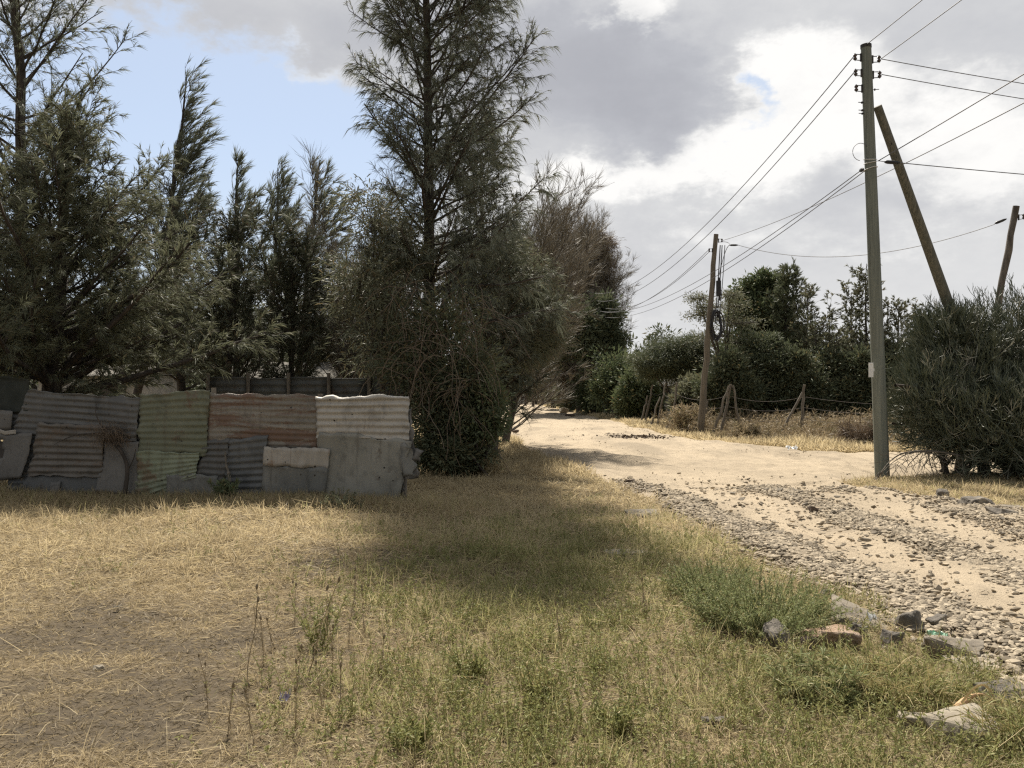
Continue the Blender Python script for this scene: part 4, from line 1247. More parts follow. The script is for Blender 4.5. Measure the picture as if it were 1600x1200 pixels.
leafy_tree('climber_bush', 'dark bush swathed in dry climbers at the foot of the tall casuarina', 'bush', gp(705, 16.3),
           pxblobs([(690, 520, 75, 80), (650, 590, 60, 60), (730, 590, 60, 80), (690, 670, 55, 60), (715, 640, 60, 70), (765, 640, 26, 40, .6), (745, 690, 30, 40, .7), (665, 712, 45, 24, .9, -.4), (705, 716, 45, 22, .9, -.5), (740, 716, 32, 20, .7, -.3)], 16.3), 13, M['leaf_dark'], M['bark_dark'], .12, .11, .03, 50, 80, stems=6, shell=.2, clump_r=.36, dry=.22)
# dry creepers hanging from it
rng = np.random.default_rng(77)
vb = gp(690, 15.4)
vine = thing('hanging_vine', 'thin curtain of dry vine stems hanging over the climber bush', 'vine', vb)
n = 140
px_ = rng.uniform(625, 755, n); py_ = rng.uniform(440, 640, n)
P0 = np.array([at(a, b, 15.5 + rng.uniform(-.5, .6)) for a, b in zip(px_, py_)])
P = polylines(P0, runit(rng, n) * .7 + np.array([0, -.15, .1]), rng.uniform(.5, 1.7, n), 9, rng, (0, 0, -1), 2.2, .22)
P[:, :, 2] = np.maximum(P[:, :, 2], .03)
g = G(); g.tubes(P, np.full((n, 9), .006), 3, rnd=rng.uniform(0, 1, n)); g.build('stem', M['twig_red'], vine)
leafy_tree('leafy_bush', 'small bush with separate dark leaves poking out towards the road', 'bush', gp(762, 16.0),
           pxblobs([(765, 625, 35, 35), (750, 665, 32, 35), (775, 655, 22, 28)], 16.0), 14, M['leaf_mid'], M['bark_dark'], .05, .10, .04, 22, 34, stems=3, shell=.35, clump_r=.4)
# bare twiggy fans
fan = dict(dens=1.15, start=.15, elev=(22, 88), r0=.12, upcurve=.12, spread=.42, ns2=5, l2=.30, dry=0, spread2=.55, sub_r=.006, droop=-.05,
           profile=lambda q: np.clip(.85 + .15 * q, .2, 1), k1=10, thick=.26)
needle_tree('twiggy_tree', 'bare brown fan-shaped tree whose twigs show above the road bend', 'tree', gp(788, 25), at(820, 560, 25), 2.3, 15, M['twig_brown'], M['bark'], n1=85, spray=5, blade=(.2, .5), bw=.008, wind=(.10, 0, 0), **fan, group='bare twiggy trees')
needle_tree('twiggy_tree', 'bare brown fan-shaped tree nearest the overhead wires', 'tree', gp(905, 62), at(905, 525, 62), 3.8, 16, M['twig_brown'], M['bark'], n1=170, spray=4, blade=(.35, .8), bw=.014, **fan, group='bare twiggy trees')
needle_tree('twiggy_tree', 'bare pale twiggy tree showing behind the grey-green shrub', 'tree', gp(585, 22), at(570, 545, 22), 2.0, 17, M['twig_brown'], M['bark'], n1=80, spray=5, blade=(.25, .6), bw=.008, **fan, group='bare twiggy trees')
leafy_tree('dry_tree', 'reddish brown dried-out tree in front of the bare fans', 'tree', gp(905, 62),
           pxblobs([(905, 412, 45, 65, 1.4), (932, 455, 30, 70, 1.3), (938, 400, 22, 40, .7), (925, 520, 34, 50), (885, 465, 40, 60), (862, 440, 36, 50), (905, 500, 44, 50), (840, 500, 40, 55), (870, 530, 45, 45), (845, 560, 40, 36), (820, 450, 30, 50)], 62, .8, 5), 18, M['twig_red'], M['bark_dark'], .22, .42, .028, 70, 150, shell=.3, clump_r=.34, blade=True, fork=.5)
leafy_tree('leafy_tree', 'dark tree drooping over the road bend behind the tall casuarina', 'tree', gp(762, 22.3),
           pxblobs([(828, 465, 52, 60), (815, 525, 50, 45), (800, 565, 45, 40), (790, 480, 50, 70), (765, 560, 50, 60), (780, 410, 50, 60), (850, 520, 40, 45, .7)], 22.3), 19, M['needle_olive'], M['bark_dark'], .14, .18, .014, 56, 110, shell=.3, blade=True, clump_r=.35, dry=.12, fork=.6)
leafy_tree('leafy_tree', 'dark green tree at the open edge of the group, beside the wires', 'tree', gp(958, 55),
           pxblobs([(945, 500, 24, 45), (955, 540, 20, 40), (930, 555, 30, 40), (900, 520, 40, 45), (865, 500, 40, 50), (850, 545, 40, 40)], 55), 20, M['leaf_dark'], M['bark_dark'], .2, .32, .10, 60, 80, shell=.35, clump_r=.36)
for i, (px, py, rx, ry, Y, lab, mt) in enumerate(((848, 560, 40, 50, 110, 'hazy grey tree over the far end of the road', 'needle_olive'), (886, 560, 44, 55, 76, 'brownish tree behind the far utility pole', 'needle_olive'), (880, 606, 22, 26, 82, 'low rounded grey-brown bush on the far verge', 'needle_olive'),
                                                  (902, 600, 28, 38, 68, 'brown-green bush leaning over the far verge', 'needle_olive'), (770, 575, 40, 45, 80, 'distant tree left of the grey gate', 'leaf_dark'), (838, 590, 20, 36, 116, 'distant dark tree right of the grey gate', 'leaf_dark'))):
    leafy_tree('leafy_tree' if 'tree' in lab else 'roadside_bush', lab, 'tree' if 'tree' in lab else 'bush', gp(px, Y), pxblobs([(px, py, rx, ry, 1.4), (px - rx * .5, py + ry * .4, rx * .7, ry * .6), (px + rx * .5, py + ry * .4, rx * .7, ry * .6)], Y), 80 + i, M[mt], M['bark_dark'],
               .2, .45, .07, 46, 90, shell=.3, clump_r=.36, blade=True, dry=.15, group='trees at the far bend')

# ---- right: hedge and trees along the brush field
for i, (px, py, rx, ry, Y, lab) in enumerate(((934, 605, 24, 45, 58, 'green bush right beside the far slanting prop'), (965, 595, 38, 50, 50, 'rounded green bush under the pale far roof'), (1000, 610, 32, 42, 47, 'green bush behind the most distant fence posts'),
                                              (1085, 620, 26, 30, 36, 'yellowish bush between the grey post and the coil pole'))):
    leafy_tree('roadside_bush', lab, 'bush', gp(px, Y), pxblobs([(px, py, rx, ry, 1.3), (px - rx * .5, py + ry * .35, rx * .7, ry * .6), (px + rx * .5, py + ry * .3, rx * .7, ry * .6)], Y), 100 + i, M['leaf_mid' if i < 3 else 'leaf_grey'], M['bark_dark'],
               .09, .22, .08, 46, 80, stems=4, shell=.35, clump_r=.34, group='bushes on the far verge')
leafy_tree('umbrella_tree', 'dark umbrella-crowned tree left of the coil pole', 'tree', gp(1058, 42), pxblobs([(1050, 552, 50, 24, 1.5), (1085, 545, 35, 22), (1015, 568, 34, 22), (1090, 570, 25, 25), (1040, 580, 50, 22)], 42, 1.0), 110, M['leaf_dark'], M['bark_dark'],
           .16, .15, .022, 80, 130, shell=.35, clump_r=.28, fork=.35, stems=3, blade=True)
leafy_tree('young_tree', 'small airy tree peeping over the umbrella-crowned tree', 'tree', gp(1034, 48), pxblobs([(1034, 525, 20, 18), (1022, 535, 12, 10, .6), (1046, 540, 14, 12, .6)], 48), 111, M['leaf_dark'], M['bark_dark'], .07, .28, .10, 12, 14, shell=.4, clump_r=.4)
# flat layered thorn tree
lay = [(1092, 466, 22, 3), (1108, 480, 30, 3), (1098, 492, 26, 3), (1140, 462, 26, 4), (1150, 478, 36, 5), (1130, 500, 40, 4), (1160, 505, 38, 5), (1120, 525, 36, 5), (1155, 535, 45, 6), (1130, 560, 45, 8)]
leafy_tree('thorn_tree', 'thorn tree with flat airy layers behind the coil pole', 'tree', gp(1130, 36.5), pxblobs(lay, 36.5, 1.1), 112, M['leaf_grey'], M['bark_dark'], .12, .12, .035, 26, 30, shell=.1, clump_r=.42, fork=.55, up=0)
leafy_tree('leafy_tree', 'tall round-headed green tree behind the thorn tree', 'tree', gp(1185, 42), pxblobs([(1172, 464, 26, 26), (1198, 448, 24, 20), (1160, 488, 22, 22), (1190, 490, 38, 34), (1215, 520, 40, 40), (1175, 550, 45, 45), (1240, 545, 40, 40)], 42), 113, M['leaf_mid'], M['bark_dark'],
           .16, .22, .09, 50, 90, shell=.45, clump_r=.32)
needle_tree('conifer_tree', 'dense pointed evergreen beside the round-headed tree', 'tree', gp(1222, 40), at(1230, 430, 40), 1.75, 21, M['leaf_dark'], M['bark_dark'], n1=90, dens=1.2, start=.1, elev=(15, 60), r0=.12, spray=9, blade=(.16, .36), bw=.03,
            ns2=7, droop=.15, profile=lambda q: np.clip(1.15 - .95 * q, .12, 1))
leafy_tree('roadside_bush', 'dark domed bush low in front of the pointed evergreen', 'bush', gp(1188, 36), pxblobs([(1190, 548, 36, 26, 1.6), (1175, 575, 36, 26), (1210, 580, 34, 26)], 36), 114, M['leaf_dark'], M['bark_dark'], .1, .15, .05, 50, 90, stems=3, clump_r=.3, shell=.4, group='bushes on the far verge')


def sapling(lab, px, top, Y, R, seed, start=.3, n1=34):
    return needle_tree('wattle_tree', lab, 'tree', gp(px, Y), at(px, top, Y), R * 1.35, seed, M['leaf_grey'], M['bark_dark'], n1=int(n1 * 1.35), dens=1.15, start=start * .8, elev=(12, 60), r0=.07, spray=11, blade=(.10, .26), bw=.032,
                       ns2=6, droop=.2, l2=.35, upcurve=.3, profile=lambda q: np.clip(.9 - .6 * q, .15, 1), group='feathery wattle trees')


sapling('bushy wattle tree at the foot of the pointed evergreen', 1275, 520, 36.5, .9, 29, .15, 44)
sapling('low wattle tree filling the gap left of the tall grey-green pole', 1375, 500, 36, .9, 30, .15, 44)
sapling('wattle tree with drooping tip right after the pointed evergreen', 1262, 462, 38, .95, 22)
sapling('slim wattle tree standing alone on a bare thin stem', 1296, 478, 38, .65, 23, .42, 26)
sapling('tallest wattle tree, just left of the tall grey-green pole', 1354, 412, 37, 1.0, 24, .28, 44)
sapling('wattle tree crowded against the tallest wattle', 1330, 462, 37.5, .95, 25)
sapling('dark wattle tree seen between the tall pole and the pencil-stemmed bush', 1404, 478, 36, .85, 26, .2, 44)
sapling('short wattle tree under the pair of tall wattles', 1310, 530, 36, .9, 27, .2)
sapling('wattle tree behind the edge of the pencil-stemmed bush', 1436, 495, 39, .9, 28, .2)
hd = [('low hedge bush behind the three-legged fence post', 1140, 595, 40, 40, 35), ('low hedge bush under the domed dark bush', 1195, 605, 42, 40, 36), ('low hedge bush behind the long slanting brace', 1245, 598, 42, 48, 35.5), ('low hedge bush below the slim wattle', 1295, 600, 42, 45, 36),
      ('low hedge bush next to the tall pole on its road side', 1345, 600, 42, 48, 35.5), ('low hedge bush past the tall pole', 1395, 595, 40, 52, 36), ('low hedge bush partly hidden by the pencil-stemmed bush', 1440, 590, 40, 55, 36.5), ('hedge bush hidden beyond the pencil-stemmed bush', 1520, 590, 60, 55, 37),
      ('hedge bush at the frame edge beyond the leaning pole', 1610, 585, 60, 60, 37)]
for i, (lab, px, py, rx, ry, Y) in enumerate(hd):
    leafy_tree('hedge_bush', lab, 'bush', gp(px, Y), pxblobs([(px, py, rx, ry, 1.3), (px - rx * .6, py + 18, rx * .7, ry * .6), (px + rx * .6, py + 18, rx * .7, ry * .6), (px, py - ry * .6, rx * .5, ry * .5, .6)], Y), 130 + i, M['leaf_dark'], M['bark_dark'],
               .09, .19, .06, 56, 80, stems=4, clump_r=.42, shell=.25, group='hedge behind the brush field', dry=.12)

# far wood closing the view (reads as one mass)
rng = np.random.default_rng(200)
g = G()
for (x0, x1, y0, y1, hmin, hmax, n) in ((-70, -6, 48, 75, 3, 6.5, 170), (-6, 4, 125, 160, 4, 8, 60), (5, 70, 55, 95, 3, 6.0, 200), (-160, 160, 170, 260, 4, 8, 260)):
    cx = rng.uniform(x0, x1, n); cy = rng.uniform(y0, y1, n); hh = rng.uniform(hmin, hmax, n)
    m = 260
    i = np.repeat(np.arange(n), m)
    d = runit(rng, len(i)); rr = rng.uniform(.4, 1.08, len(i))
    wv = (hh * .34)[i]
    P = np.stack([cx[i] + d[:, 0] * rr * wv * rng.uniform(.8, 1.3, n)[i], cy[i] + d[:, 1] * rr * wv, hh[i] * .54 + d[:, 2] * rr * hh[i] * .5], 1)
    g.leaves(P, unit(d + rng.normal(0, .6, (len(i), 3))), rng.uniform(.35, .8, len(i)) * (1 + (y0 > 150)), rng.uniform(.14, .3, len(i)) * (1 + (y0 > 150)), rng, rnd=np.clip(rng.uniform(0, .7, n)[i] + rng.uniform(0, .3, len(i)), 0, 1))
tag(g.build('distant_woods', M['leaf_dark']), 'distant dark woods along the horizon', 'woods', kind='stuff')

# ------------------------------------------------------------------ pencil-stemmed bush on the right
def pencil_bush():
    rng = np.random.default_rng(300)
    Y = 16.6
    base = gp(1560, Y)
    t = thing('pencil_bush', 'large dark green bush of pencil-thin stems beside the tall pole', 'bush', base)
    B = pxblobs([(1505, 600, 105, 105, 1.2, .2), (1590, 570, 110, 110, 1.3, .4), (1462, 640, 72, 72, .9, -.3), (1560, 665, 120, 75, 1.2, -.7), (1690, 585, 120, 125, 1.2, .3), (1480, 540, 55, 55, .7, .3), (1640, 660, 100, 80, 1.0, -.6)], Y, .9)
    B = np.array(B)
    g = G()
    n = 34
    bx = np.stack([base[0] + rng.uniform(-1.3, 1.8, n), base[1] + rng.uniform(-.6, .8, n), np.full(n, -.05)], 1)
    tgt = B[rng.integers(0, len(B), n), :3] + rng.normal(0, .4, (n, 3))
    P = np.stack([bx + (tgt - bx) * s + np.array([0, 0, .25 * math.sin(s * 3.1)]) for s in np.linspace(0, 1, 8)], 1) + rng.normal(0, .04, (n, 8, 3))
    g.tubes(P, np.linspace(.06, .02, 8)[None] * rng.uniform(.5, 1.6, (n, 1)), 7)
    g.build('trunk', M['bark_dark'], t, smooth=True)
    g = G()
    for (x, y, z, rx, ry, rz, sh) in B:
        m = int(1500 * sh)
        d = runit(rng, m); d[:, 1] -= .25; d = unit(d)
        r = rng.uniform(0.25, 1.0, m) ** .6
        c = np.array([x, y, z]) + d * (r * rng.uniform(.85, 1.05, m))[:, None] * np.array([rx, ry, rz])
        c[:, 2] = np.maximum(c[:, 2], .1)
        ax = unit(d * .9 + np.array([0, 0, .30]) + rng.normal(0, .55, (m, 3)))
        kk = (rng.uniform(0, 1, m) < .07).astype(float)
        tone = rng.uniform(0, 1, m)
        # forked stick: stem, then forks of forks
        L0 = rng.uniform(.10, .26, m)
        S0 = polylines(c, ax, L0, 3, rng, (0, 0, 1), .2, .1)
        rr = rng.uniform(.005, .0075, m)
        g.tubes(S0, rr[:, None] * np.array([[1.2, 1.05, 1.0]]), 4, rnd=tone, k=kk)
        i1 = np.repeat(np.arange(m), 3)
        D1 = unit(unit(S0[i1, 2] - S0[i1, 1]) + runit(rng, len(i1)) * .55)
        S1 = polylines(S0[i1, 2], D1, rng.uniform(.06, .18, len(i1)), 3, rng, (0, 0, 1), .35, .08)
        g.tubes(S1, rr[i1][:, None] * np.array([[.95, .85, .8]]), 3, rnd=tone[i1], k=kk[i1])
        i2 = np.repeat(np.arange(len(i1)), 2)
        D2 = unit(unit(S1[i2, 2] - S1[i2, 1]) + runit(rng, len(i2)) * .5)
        S2 = polylines(S1[i2, 2], D2, rng.uniform(.05, .15, len(i2)), 3, rng, (0, 0, 1), .35, .08)
        g.tubes(S2, rr[i1][i2][:, None] * np.array([[.8, .7, .5]]), 3, rnd=np.clip(tone[i1][i2] + .15, 0, 1), k=kk[i1][i2])
    m = 110
    d = runit(rng, m); d[:, 1] = -np.abs(d[:, 1]) - .1; d = unit(d)
    bi = rng.integers(0, len(B), m)
    c = B[bi, :3] + d * .72 * B[bi, 3:6]; c[:, 2] = np.maximum(c[:, 2], .3)
    S0 = polylines(c, d + rng.normal(0, .4, (m, 3)), rng.uniform(.35, .8, m), 7, rng, (0, 0, .5), .3, .16)
    g.tubes(S0, np.full((m, 7), .0075) * np.linspace(1.2, .5, 7), 4, rnd=rng.uniform(0, 1, m), k=rng.uniform(.5, 1, m))
    i1 = np.repeat(np.arange(m), 5); p_, T_ = along(S0, i1, rng.uniform(.3, 1, len(i1)))
    S1 = polylines(p_, T_ + runit(rng, len(i1)) * .6, rng.uniform(.12, .3, len(i1)), 4, rng, (0, 0, 1), .3, .12)
    g.tubes(S1, np.full((len(i1), 4), .0045), 3, rnd=rng.uniform(0, 1, len(i1)), k=rng.uniform(.5, 1, len(i1)))
    g.build('crown', M['pencil'], t)
    # dry branches arching down to the pole's foot
    g = G()
    for pts, r in (([(1500, 712), (1470, 706), (1435, 704), (1408, 708), (1388, 722), (1372, 745)], .016), ([(1490, 720), (1450, 706), (1420, 707), (1392, 724), (1364, 752)], .010), ([(1450, 705), (1452, 720), (1460, 745)], .012), ([(1440, 706), (1420, 725), (1412, 742)], .006)):
        g.tubes(curve([at(a, b, 15.4) for a, b in pts], 20), np.linspace(r * 1.3, r * .5, 20), 5)
    n = 60; s = rng.uniform(0, 1, n)
    c = np.array([at(1395 + 110 * a, 712 - 6 * math.sin(a * 3) + rng.uniform(-2, 18), 15.4 + rng.uniform(-.2, .2)) for a in s])
    P = polylines(c, runit(rng, n) + np.array([-.2, 0, -.5]), rng.uniform(.15, .5, n), 6, rng, (0, 0, -1), .6, .25); P[:, :, 2] = np.maximum(P[:, :, 2], .04)
    g.tubes(P, np.full((n, 6), .0045), 3)
    for k_ in range(16):
        a_ = at(1378 + rng.uniform(-6, 4), 738, 15.4); b_ = at(1366 + rng.uniform(-8, 12), 755 + rng.uniform(-4, 3), 15.3)
        g.tubes(np.array([a_, (a_ + b_) / 2 + rng.normal(0, .02, 3), b_]), np.array([.006, .005, .003]), 3)
    g.build('dry_branch', M['post'], t)


pencil_bush()

# ------------------------------------------------------------------ grass and ground cover
rng = np.random.default_rng(400)


def scatter(n, y0, y1, power, half=.78, pad=2.5, x_off=0.0):
    """Field points: density falls off with distance from the near edge as y**-power (per area)."""
    k = 2 - power
    u = rng.uniform(0, 1, n)
    y = (y0 ** k + (y1 ** k - y0 ** k) * u) ** (1 / k)
    x = rng.uniform(-1, 1, n) * (half * y + pad) + x_off
    return x, y


def green_mask(x, y):
    g_ = np.exp(-((x - 1.0) / 1.9) ** 2 - ((y - 5.8) / 3.2) ** 2) * 1.15 + .4 * np.exp(-((x - .2) / 1.5) ** 2 - ((y - 9) / 1.8) ** 2) + .55 * np.exp(-((x - 1.6) / .9) ** 2 - ((y - 4.2) / .9) ** 2)
    return np.clip(g_ + .9 * fbm(x * 1.1, y * 1.1, 91, 4) * (g_ + .25), 0, 1)


def field_ok(x, y, lim=-.02):
    return road_sd(x, y) < lim


def shed_mask(x, y):
    return ~((x > -1.4) & (x < -1.3) & (y > 500))


# 1. matted dry straw
N = 210000
x, y = scatter(N, 2.6, 48, 1.45)
ok = field_ok(x, y, .03)
bare = bare_patch(x, y)
ok &= rng.uniform(0, 1, N) > bare * .62
clump = fbm(x * 1.7, y * 1.7, 95, 4)
ok &= rng.uniform(0, 1, N) < np.clip(.78 + clump * 1.1, .25, 1)
x, y, bare, clump = x[ok], y[ok], bare[ok], clump[ok]
gm = green_mask(x, y)
n = len(x)
az = rng.uniform(0, 2 * np.pi, n); el = np.radians(np.clip(rng.normal(20, 18, n), -4, 85))
D = np.stack([np.cos(az) * np.cos(el), np.sin(az) * np.cos(el), np.sin(el)], 1)
lod = np.clip(y / 6.5, .75, 4)
L = rng.uniform(.05, .17, n) * np.clip(lod, .85, 1.7) * (1 + .5 * np.clip(clump, -.4, .8))
W = rng.uniform(.0022, .0042, n) * lod
B = np.stack([x, y, hgt(x, y) + rng.uniform(0, .035, n)], 1)
tone = np.clip(.35 + .5 * fbm(x * .7, y * .7, 97, 3) + rng.normal(0, .25, n) + bare * .55, 0, 1)
L = L * (1 - .35 * bare)
green = (rng.uniform(0, 1, n) < gm * .85).astype(float) * rng.uniform(.5, 1, n)
g = G(); g.blades(B, D, L, W, rng, droop=.25, rnd=tone, k=green)
# 1b. tufts: blades springing from shared roots
NT = 30000
x, y = scatter(NT, 2.6, 40, 1.4)
cl_ = fbm(x * 1.3, y * 1.3, 95, 4)
bare = bare_patch(x, y)
ok = field_ok(x, y, .0) & (rng.uniform(0, 1, NT) > bare * .9) & (rng.uniform(0, 1, NT) < np.clip(.72 + cl_ * 1.2, .15, 1))
x, y, cl_, bare = x[ok], y[ok], cl_[ok], bare[ok]
nt_ = len(x)
gm = green_mask(x, y)
size = np.clip(.62 + .55 * cl_ + .45 * gm + rng.normal(0, .18, nt_), .3, 1.5) * (1 - .5 * bare)
tg = (rng.uniform(0, 1, nt_) < gm * 1.05) * rng.uniform(.45, 1, nt_)
tt = np.clip(.36 + .85 * fbm(x * .6, y * .6, 97, 4) + rng.normal(0, .22, nt_) + bare * .4, 0, 1)
m = 19
i = np.repeat(np.arange(nt_), m); n = len(i)
az = rng.uniform(0, 2 * np.pi, n); el = np.radians(rng.uniform(18, 86, n))
D = np.stack([np.cos(az) * np.cos(el), np.sin(az) * np.cos(el), np.sin(el)], 1)
lod = np.clip(y[i] / 6.5, .8, 4)
q = rng.uniform(0, .05, n) * np.clip(lod, .8, 2)
B = np.stack([x[i] + q * np.cos(az), y[i] + q * np.sin(az), hgt(x[i], y[i]) - .005], 1)
g.blades(B, D, rng.uniform(.07, .235, n) * size[i] * np.clip(lod, .85, 1.35), rng.uniform(.0026, .0048, n) * lod, rng, droop=rng.uniform(.1, .6, n),
         rnd=np.clip(tt[i] + rng.normal(0, .16, n), 0, 1), k=tg[i] * rng.uniform(.6, 1, n))
# 1c. thatch: broken straw and leaf bits trodden flat on the soil
NH = 330000
x, y = scatter(NH, 2.6, 17, 1.35, .72, 1.2)
ok = field_ok(x, y, .05); ok &= rng.uniform(0, 1, NH) > bare_patch(x, y) * .5; x, y = x[ok], y[ok]; n = len(x)
bare = bare_patch(x, y)
az = rng.uniform(0, 2 * np.pi, n); el = np.radians(rng.normal(5, 14, n))
D = np.stack([np.cos(az) * np.cos(el), np.sin(az) * np.cos(el), np.sin(el)], 1)
lod = np.clip(y / 6, .8, 2.6)
g.blades(np.stack([x, y, hgt(x, y) + rng.uniform(.001, .02, n)], 1), D, rng.uniform(.018, .075, n) * lod, rng.uniform(.003, .0065, n) * lod, rng, droop=rng.uniform(-.2, .3, n), base_w=.8,
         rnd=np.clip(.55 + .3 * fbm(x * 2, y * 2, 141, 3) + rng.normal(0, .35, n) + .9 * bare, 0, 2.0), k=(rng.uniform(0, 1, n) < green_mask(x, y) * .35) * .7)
# 2. taller wispy stems
N2 = 26000
x, y = scatter(N2, 2.8, 40, 1.35)
ok = field_ok(x, y, -.05) & (rng.uniform(0, 1, N2) < np.clip(.35 + 1.3 * fbm(x * .8, y * .8, 99, 3), .05, 1)) & (bare_patch(x, y) < .35)
x, y = x[ok], y[ok]; n = len(x)
az = rng.uniform(0, 2 * np.pi, n); el = np.radians(rng.uniform(48, 88, n))
D = np.stack([np.cos(az) * np.cos(el), np.sin(az) * np.cos(el), np.sin(el)], 1)
lod = np.clip(y / 6.5, .8, 4)
g.blades(np.stack([x, y, hgt(x, y)], 1), D, rng.uniform(.15, .40, n), .0032 * lod, rng, droop=.25, rnd=rng.uniform(0, .9, n), k=(rng.uniform(0, 1, n) < green_mask(x, y) * .8) * .8)
# 2b. long pale stems lying tangled on top
N2b = 4200
x, y = scatter(N2b, 2.8, 16, 1.5)
ok = field_ok(x, y, -.05); x, y = x[ok], y[ok]; n = len(x)
az = rng.uniform(0, 2 * np.pi, n); el = np.radians(rng.normal(12, 14, n))
D = np.stack([np.cos(az) * np.cos(el), np.sin(az) * np.cos(el), np.sin(el)], 1)
g.blades(np.stack([x, y, hgt(x, y) + rng.uniform(.02, .11, n)], 1), D, rng.uniform(.08, .27, n), rng.uniform(.0022, .004, n) * np.clip(y / 6, .8, 2), rng, droop=rng.uniform(-.1, .3, n), rnd=rng.uniform(0, .25, n), k=0.0, base_w=1.0)
# 3. taller fringe along the foot of the fence and under the trees
N3 = 26000
s = rng.uniform(-4, 7.6, N3); o_ = rng.normal(.35, .38, N3)
x = FA[0] + fdir[0] * s + fnor[0] * o_; y = FA[1] + fdir[1] * s + fnor[1] * o_
n = N3; az = rng.uniform(0, 2 * np.pi, n); el = np.radians(rng.uniform(35, 85, n))
D = np.stack([np.cos(az) * np.cos(el), np.sin(az) * np.cos(el), np.sin(el)], 1)
g.blades(np.stack([x, y, hgt(x, y)], 1), D, rng.uniform(.08, .32, n), .007, rng, droop=.3, rnd=rng.uniform(.2, 1, n), k=(rng.uniform(0, 1, n) < .2) * .7)
# verge right of the road and island round the tall pole
N4 = 42000
x = rng.uniform(-4, 13, N4); y = rng.uniform(11.5, 60, N4) ** 1.0
ok = field_ok(x, y, .05) & (rng.uniform(0, 1, N4) < .9)
x, y = x[ok], y[ok]; n = len(x)
az = rng.uniform(0, 2 * np.pi, n); el = np.radians(rng.uniform(15, 80, n))
D = np.stack([np.cos(az) * np.cos(el), np.sin(az) * np.cos(el), np.sin(el)], 1)
g.blades(np.stack([x, y, hgt(x, y)], 1), D, rng.uniform(.08, .26, n), .0012 * np.clip(y, 8, 40), rng, droop=.3, rnd=rng.uniform(0, .6, n), k=0.0)
y = 22 + 78 * rng.uniform(0, 1, 70000) ** 1.5
edge_ = np.interp(y, [22, 25.2, 31, 40, 53, 70, 100], [9.2, 6.8, 5.9, 5.6, 5.3, 4.6, 3.2])
x = edge_ + rng.uniform(-.3, 1, len(y)) * np.interp(y, [22, 30, 100], [2.0, 2.6, 3.2]) + rng.normal(0, .3, len(y)); ok = field_ok(x, y, .1); x, y = x[ok], y[ok]; n = len(x)
az = rng.uniform(0, 2 * np.pi, n); el = np.radians(rng.uniform(15, 85, n))
D = np.stack([np.cos(az) * np.cos(el), np.sin(az) * np.cos(el), np.sin(el)], 1)
g.blades(np.stack([x, y, hgt(x, y)], 1), D, rng.uniform(.12, .42, n) * (.6 + .8 * np.clip(fbm(x * .7, y * .7, 129, 3) + .4, 0, 1)), .0008 * np.clip(y, 10, 70), rng, droop=.3, rnd=np.clip(.25 + .5 * fbm(x, y * .5, 131, 3) + rng.normal(0, .2, n), 0, 1), k=0.0)
y = rng.uniform(16, 70, 26000); x = np.interp(y, [16, 22, 28, 40, 60], [1.4, .5, -.1, -1.0, -1.4]) - np.abs(rng.normal(0, .8, len(y))) + .2; ok = field_ok(x, y, .1); x, y = x[ok], y[ok]; n = len(x)
az = rng.uniform(0, 2 * np.pi, n); el = np.radians(rng.uniform(25, 85, n))
D = np.stack([np.cos(az) * np.cos(el), np.sin(az) * np.cos(el), np.sin(el)], 1)
g.blades(np.stack([x, y, hgt(x, y)], 1), D, rng.uniform(.12, .40, n), .0008 * np.clip(y, 10, 50), rng, droop=.3, rnd=rng.uniform(0, .8, n), k=0.0)
x = rng.uniform(7.4, 20, 16000); y = rng.uniform(-2, 16.5, 16000); ok = field_ok(x, y, .05); x, y = x[ok], y[ok]; n = len(x)
az = rng.uniform(0, 2 * np.pi, n); el = np.radians(rng.uniform(10, 75, n))
D = np.stack([np.cos(az) * np.cos(el), np.sin(az) * np.cos(el), np.sin(el)], 1)
g.blades(np.stack([x, y, hgt(x, y)], 1), D, rng.uniform(.08, .25, n), .009, rng, droop=.3, rnd=rng.uniform(0, .9, n), k=(rng.uniform(0, 1, n) < .2) * .8)
x = rng.uniform(6.0, 10, 16000); y = rng.uniform(11.5, 16.6, 16000); ok = field_ok(x, y, .05); x, y = x[ok], y[ok]; n = len(x)
az = rng.uniform(0, 2 * np.pi, n); el = np.radians(rng.uniform(10, 75, n))
D = np.stack([np.cos(az) * np.cos(el), np.sin(az) * np.cos(el), np.sin(el)], 1)
g.blades(np.stack([x, y, hgt(x, y)], 1), D, rng.uniform(.06, .22, n), .009, rng, droop=.3, rnd=rng.uniform(0, .8, n), k=(rng.uniform(0, 1, n) < .25) * .8)
tag(g.build('dry_grass', M['straw']), 'dry yellow and greenish grass covering the field', 'grass', kind='stuff')

# 4. low green herbs among the straw
N5 = 26000
x, y = scatter(N5 // 13, 2.8, 13, 1.2, .55, 1.0, .6)
x = np.repeat(x, 13) + rng.normal(0, .10, N5); y = np.repeat(y, 13) + rng.normal(0, .10, N5)
ok = field_ok(x, y, -.08) & (rng.uniform(0, 1, N5) < green_mask(x, y) ** 1.2 * 1.2)
x, y = x[ok], y[ok]; n = len(x)
Pst = polylines(np.stack([x, y, hgt(x, y)], 1), runit(rng, n) * .45 + np.array([0, 0, 1]), rng.uniform(.05, .19, n), 4, rng, (0, 0, 1), .2, .25)
g = G(); g.tubes(Pst, np.full((n, 4), .0012), 3, k=.6)
i = np.repeat(np.arange(n), 13)
P, T = along(Pst, i, rng.uniform(.15, 1, len(i)))
g.leaves(P, unit(T * .5 + runit(rng, len(i)) * .9), rng.uniform(.012, .034, len(i)), rng.uniform(.005, .011, len(i)), rng, rnd=np.repeat(rng.uniform(0, .8, n), 13) + rng.uniform(0, .2, len(i)), k=(rng.uniform(0, 1, len(i)) < .12) * .8)
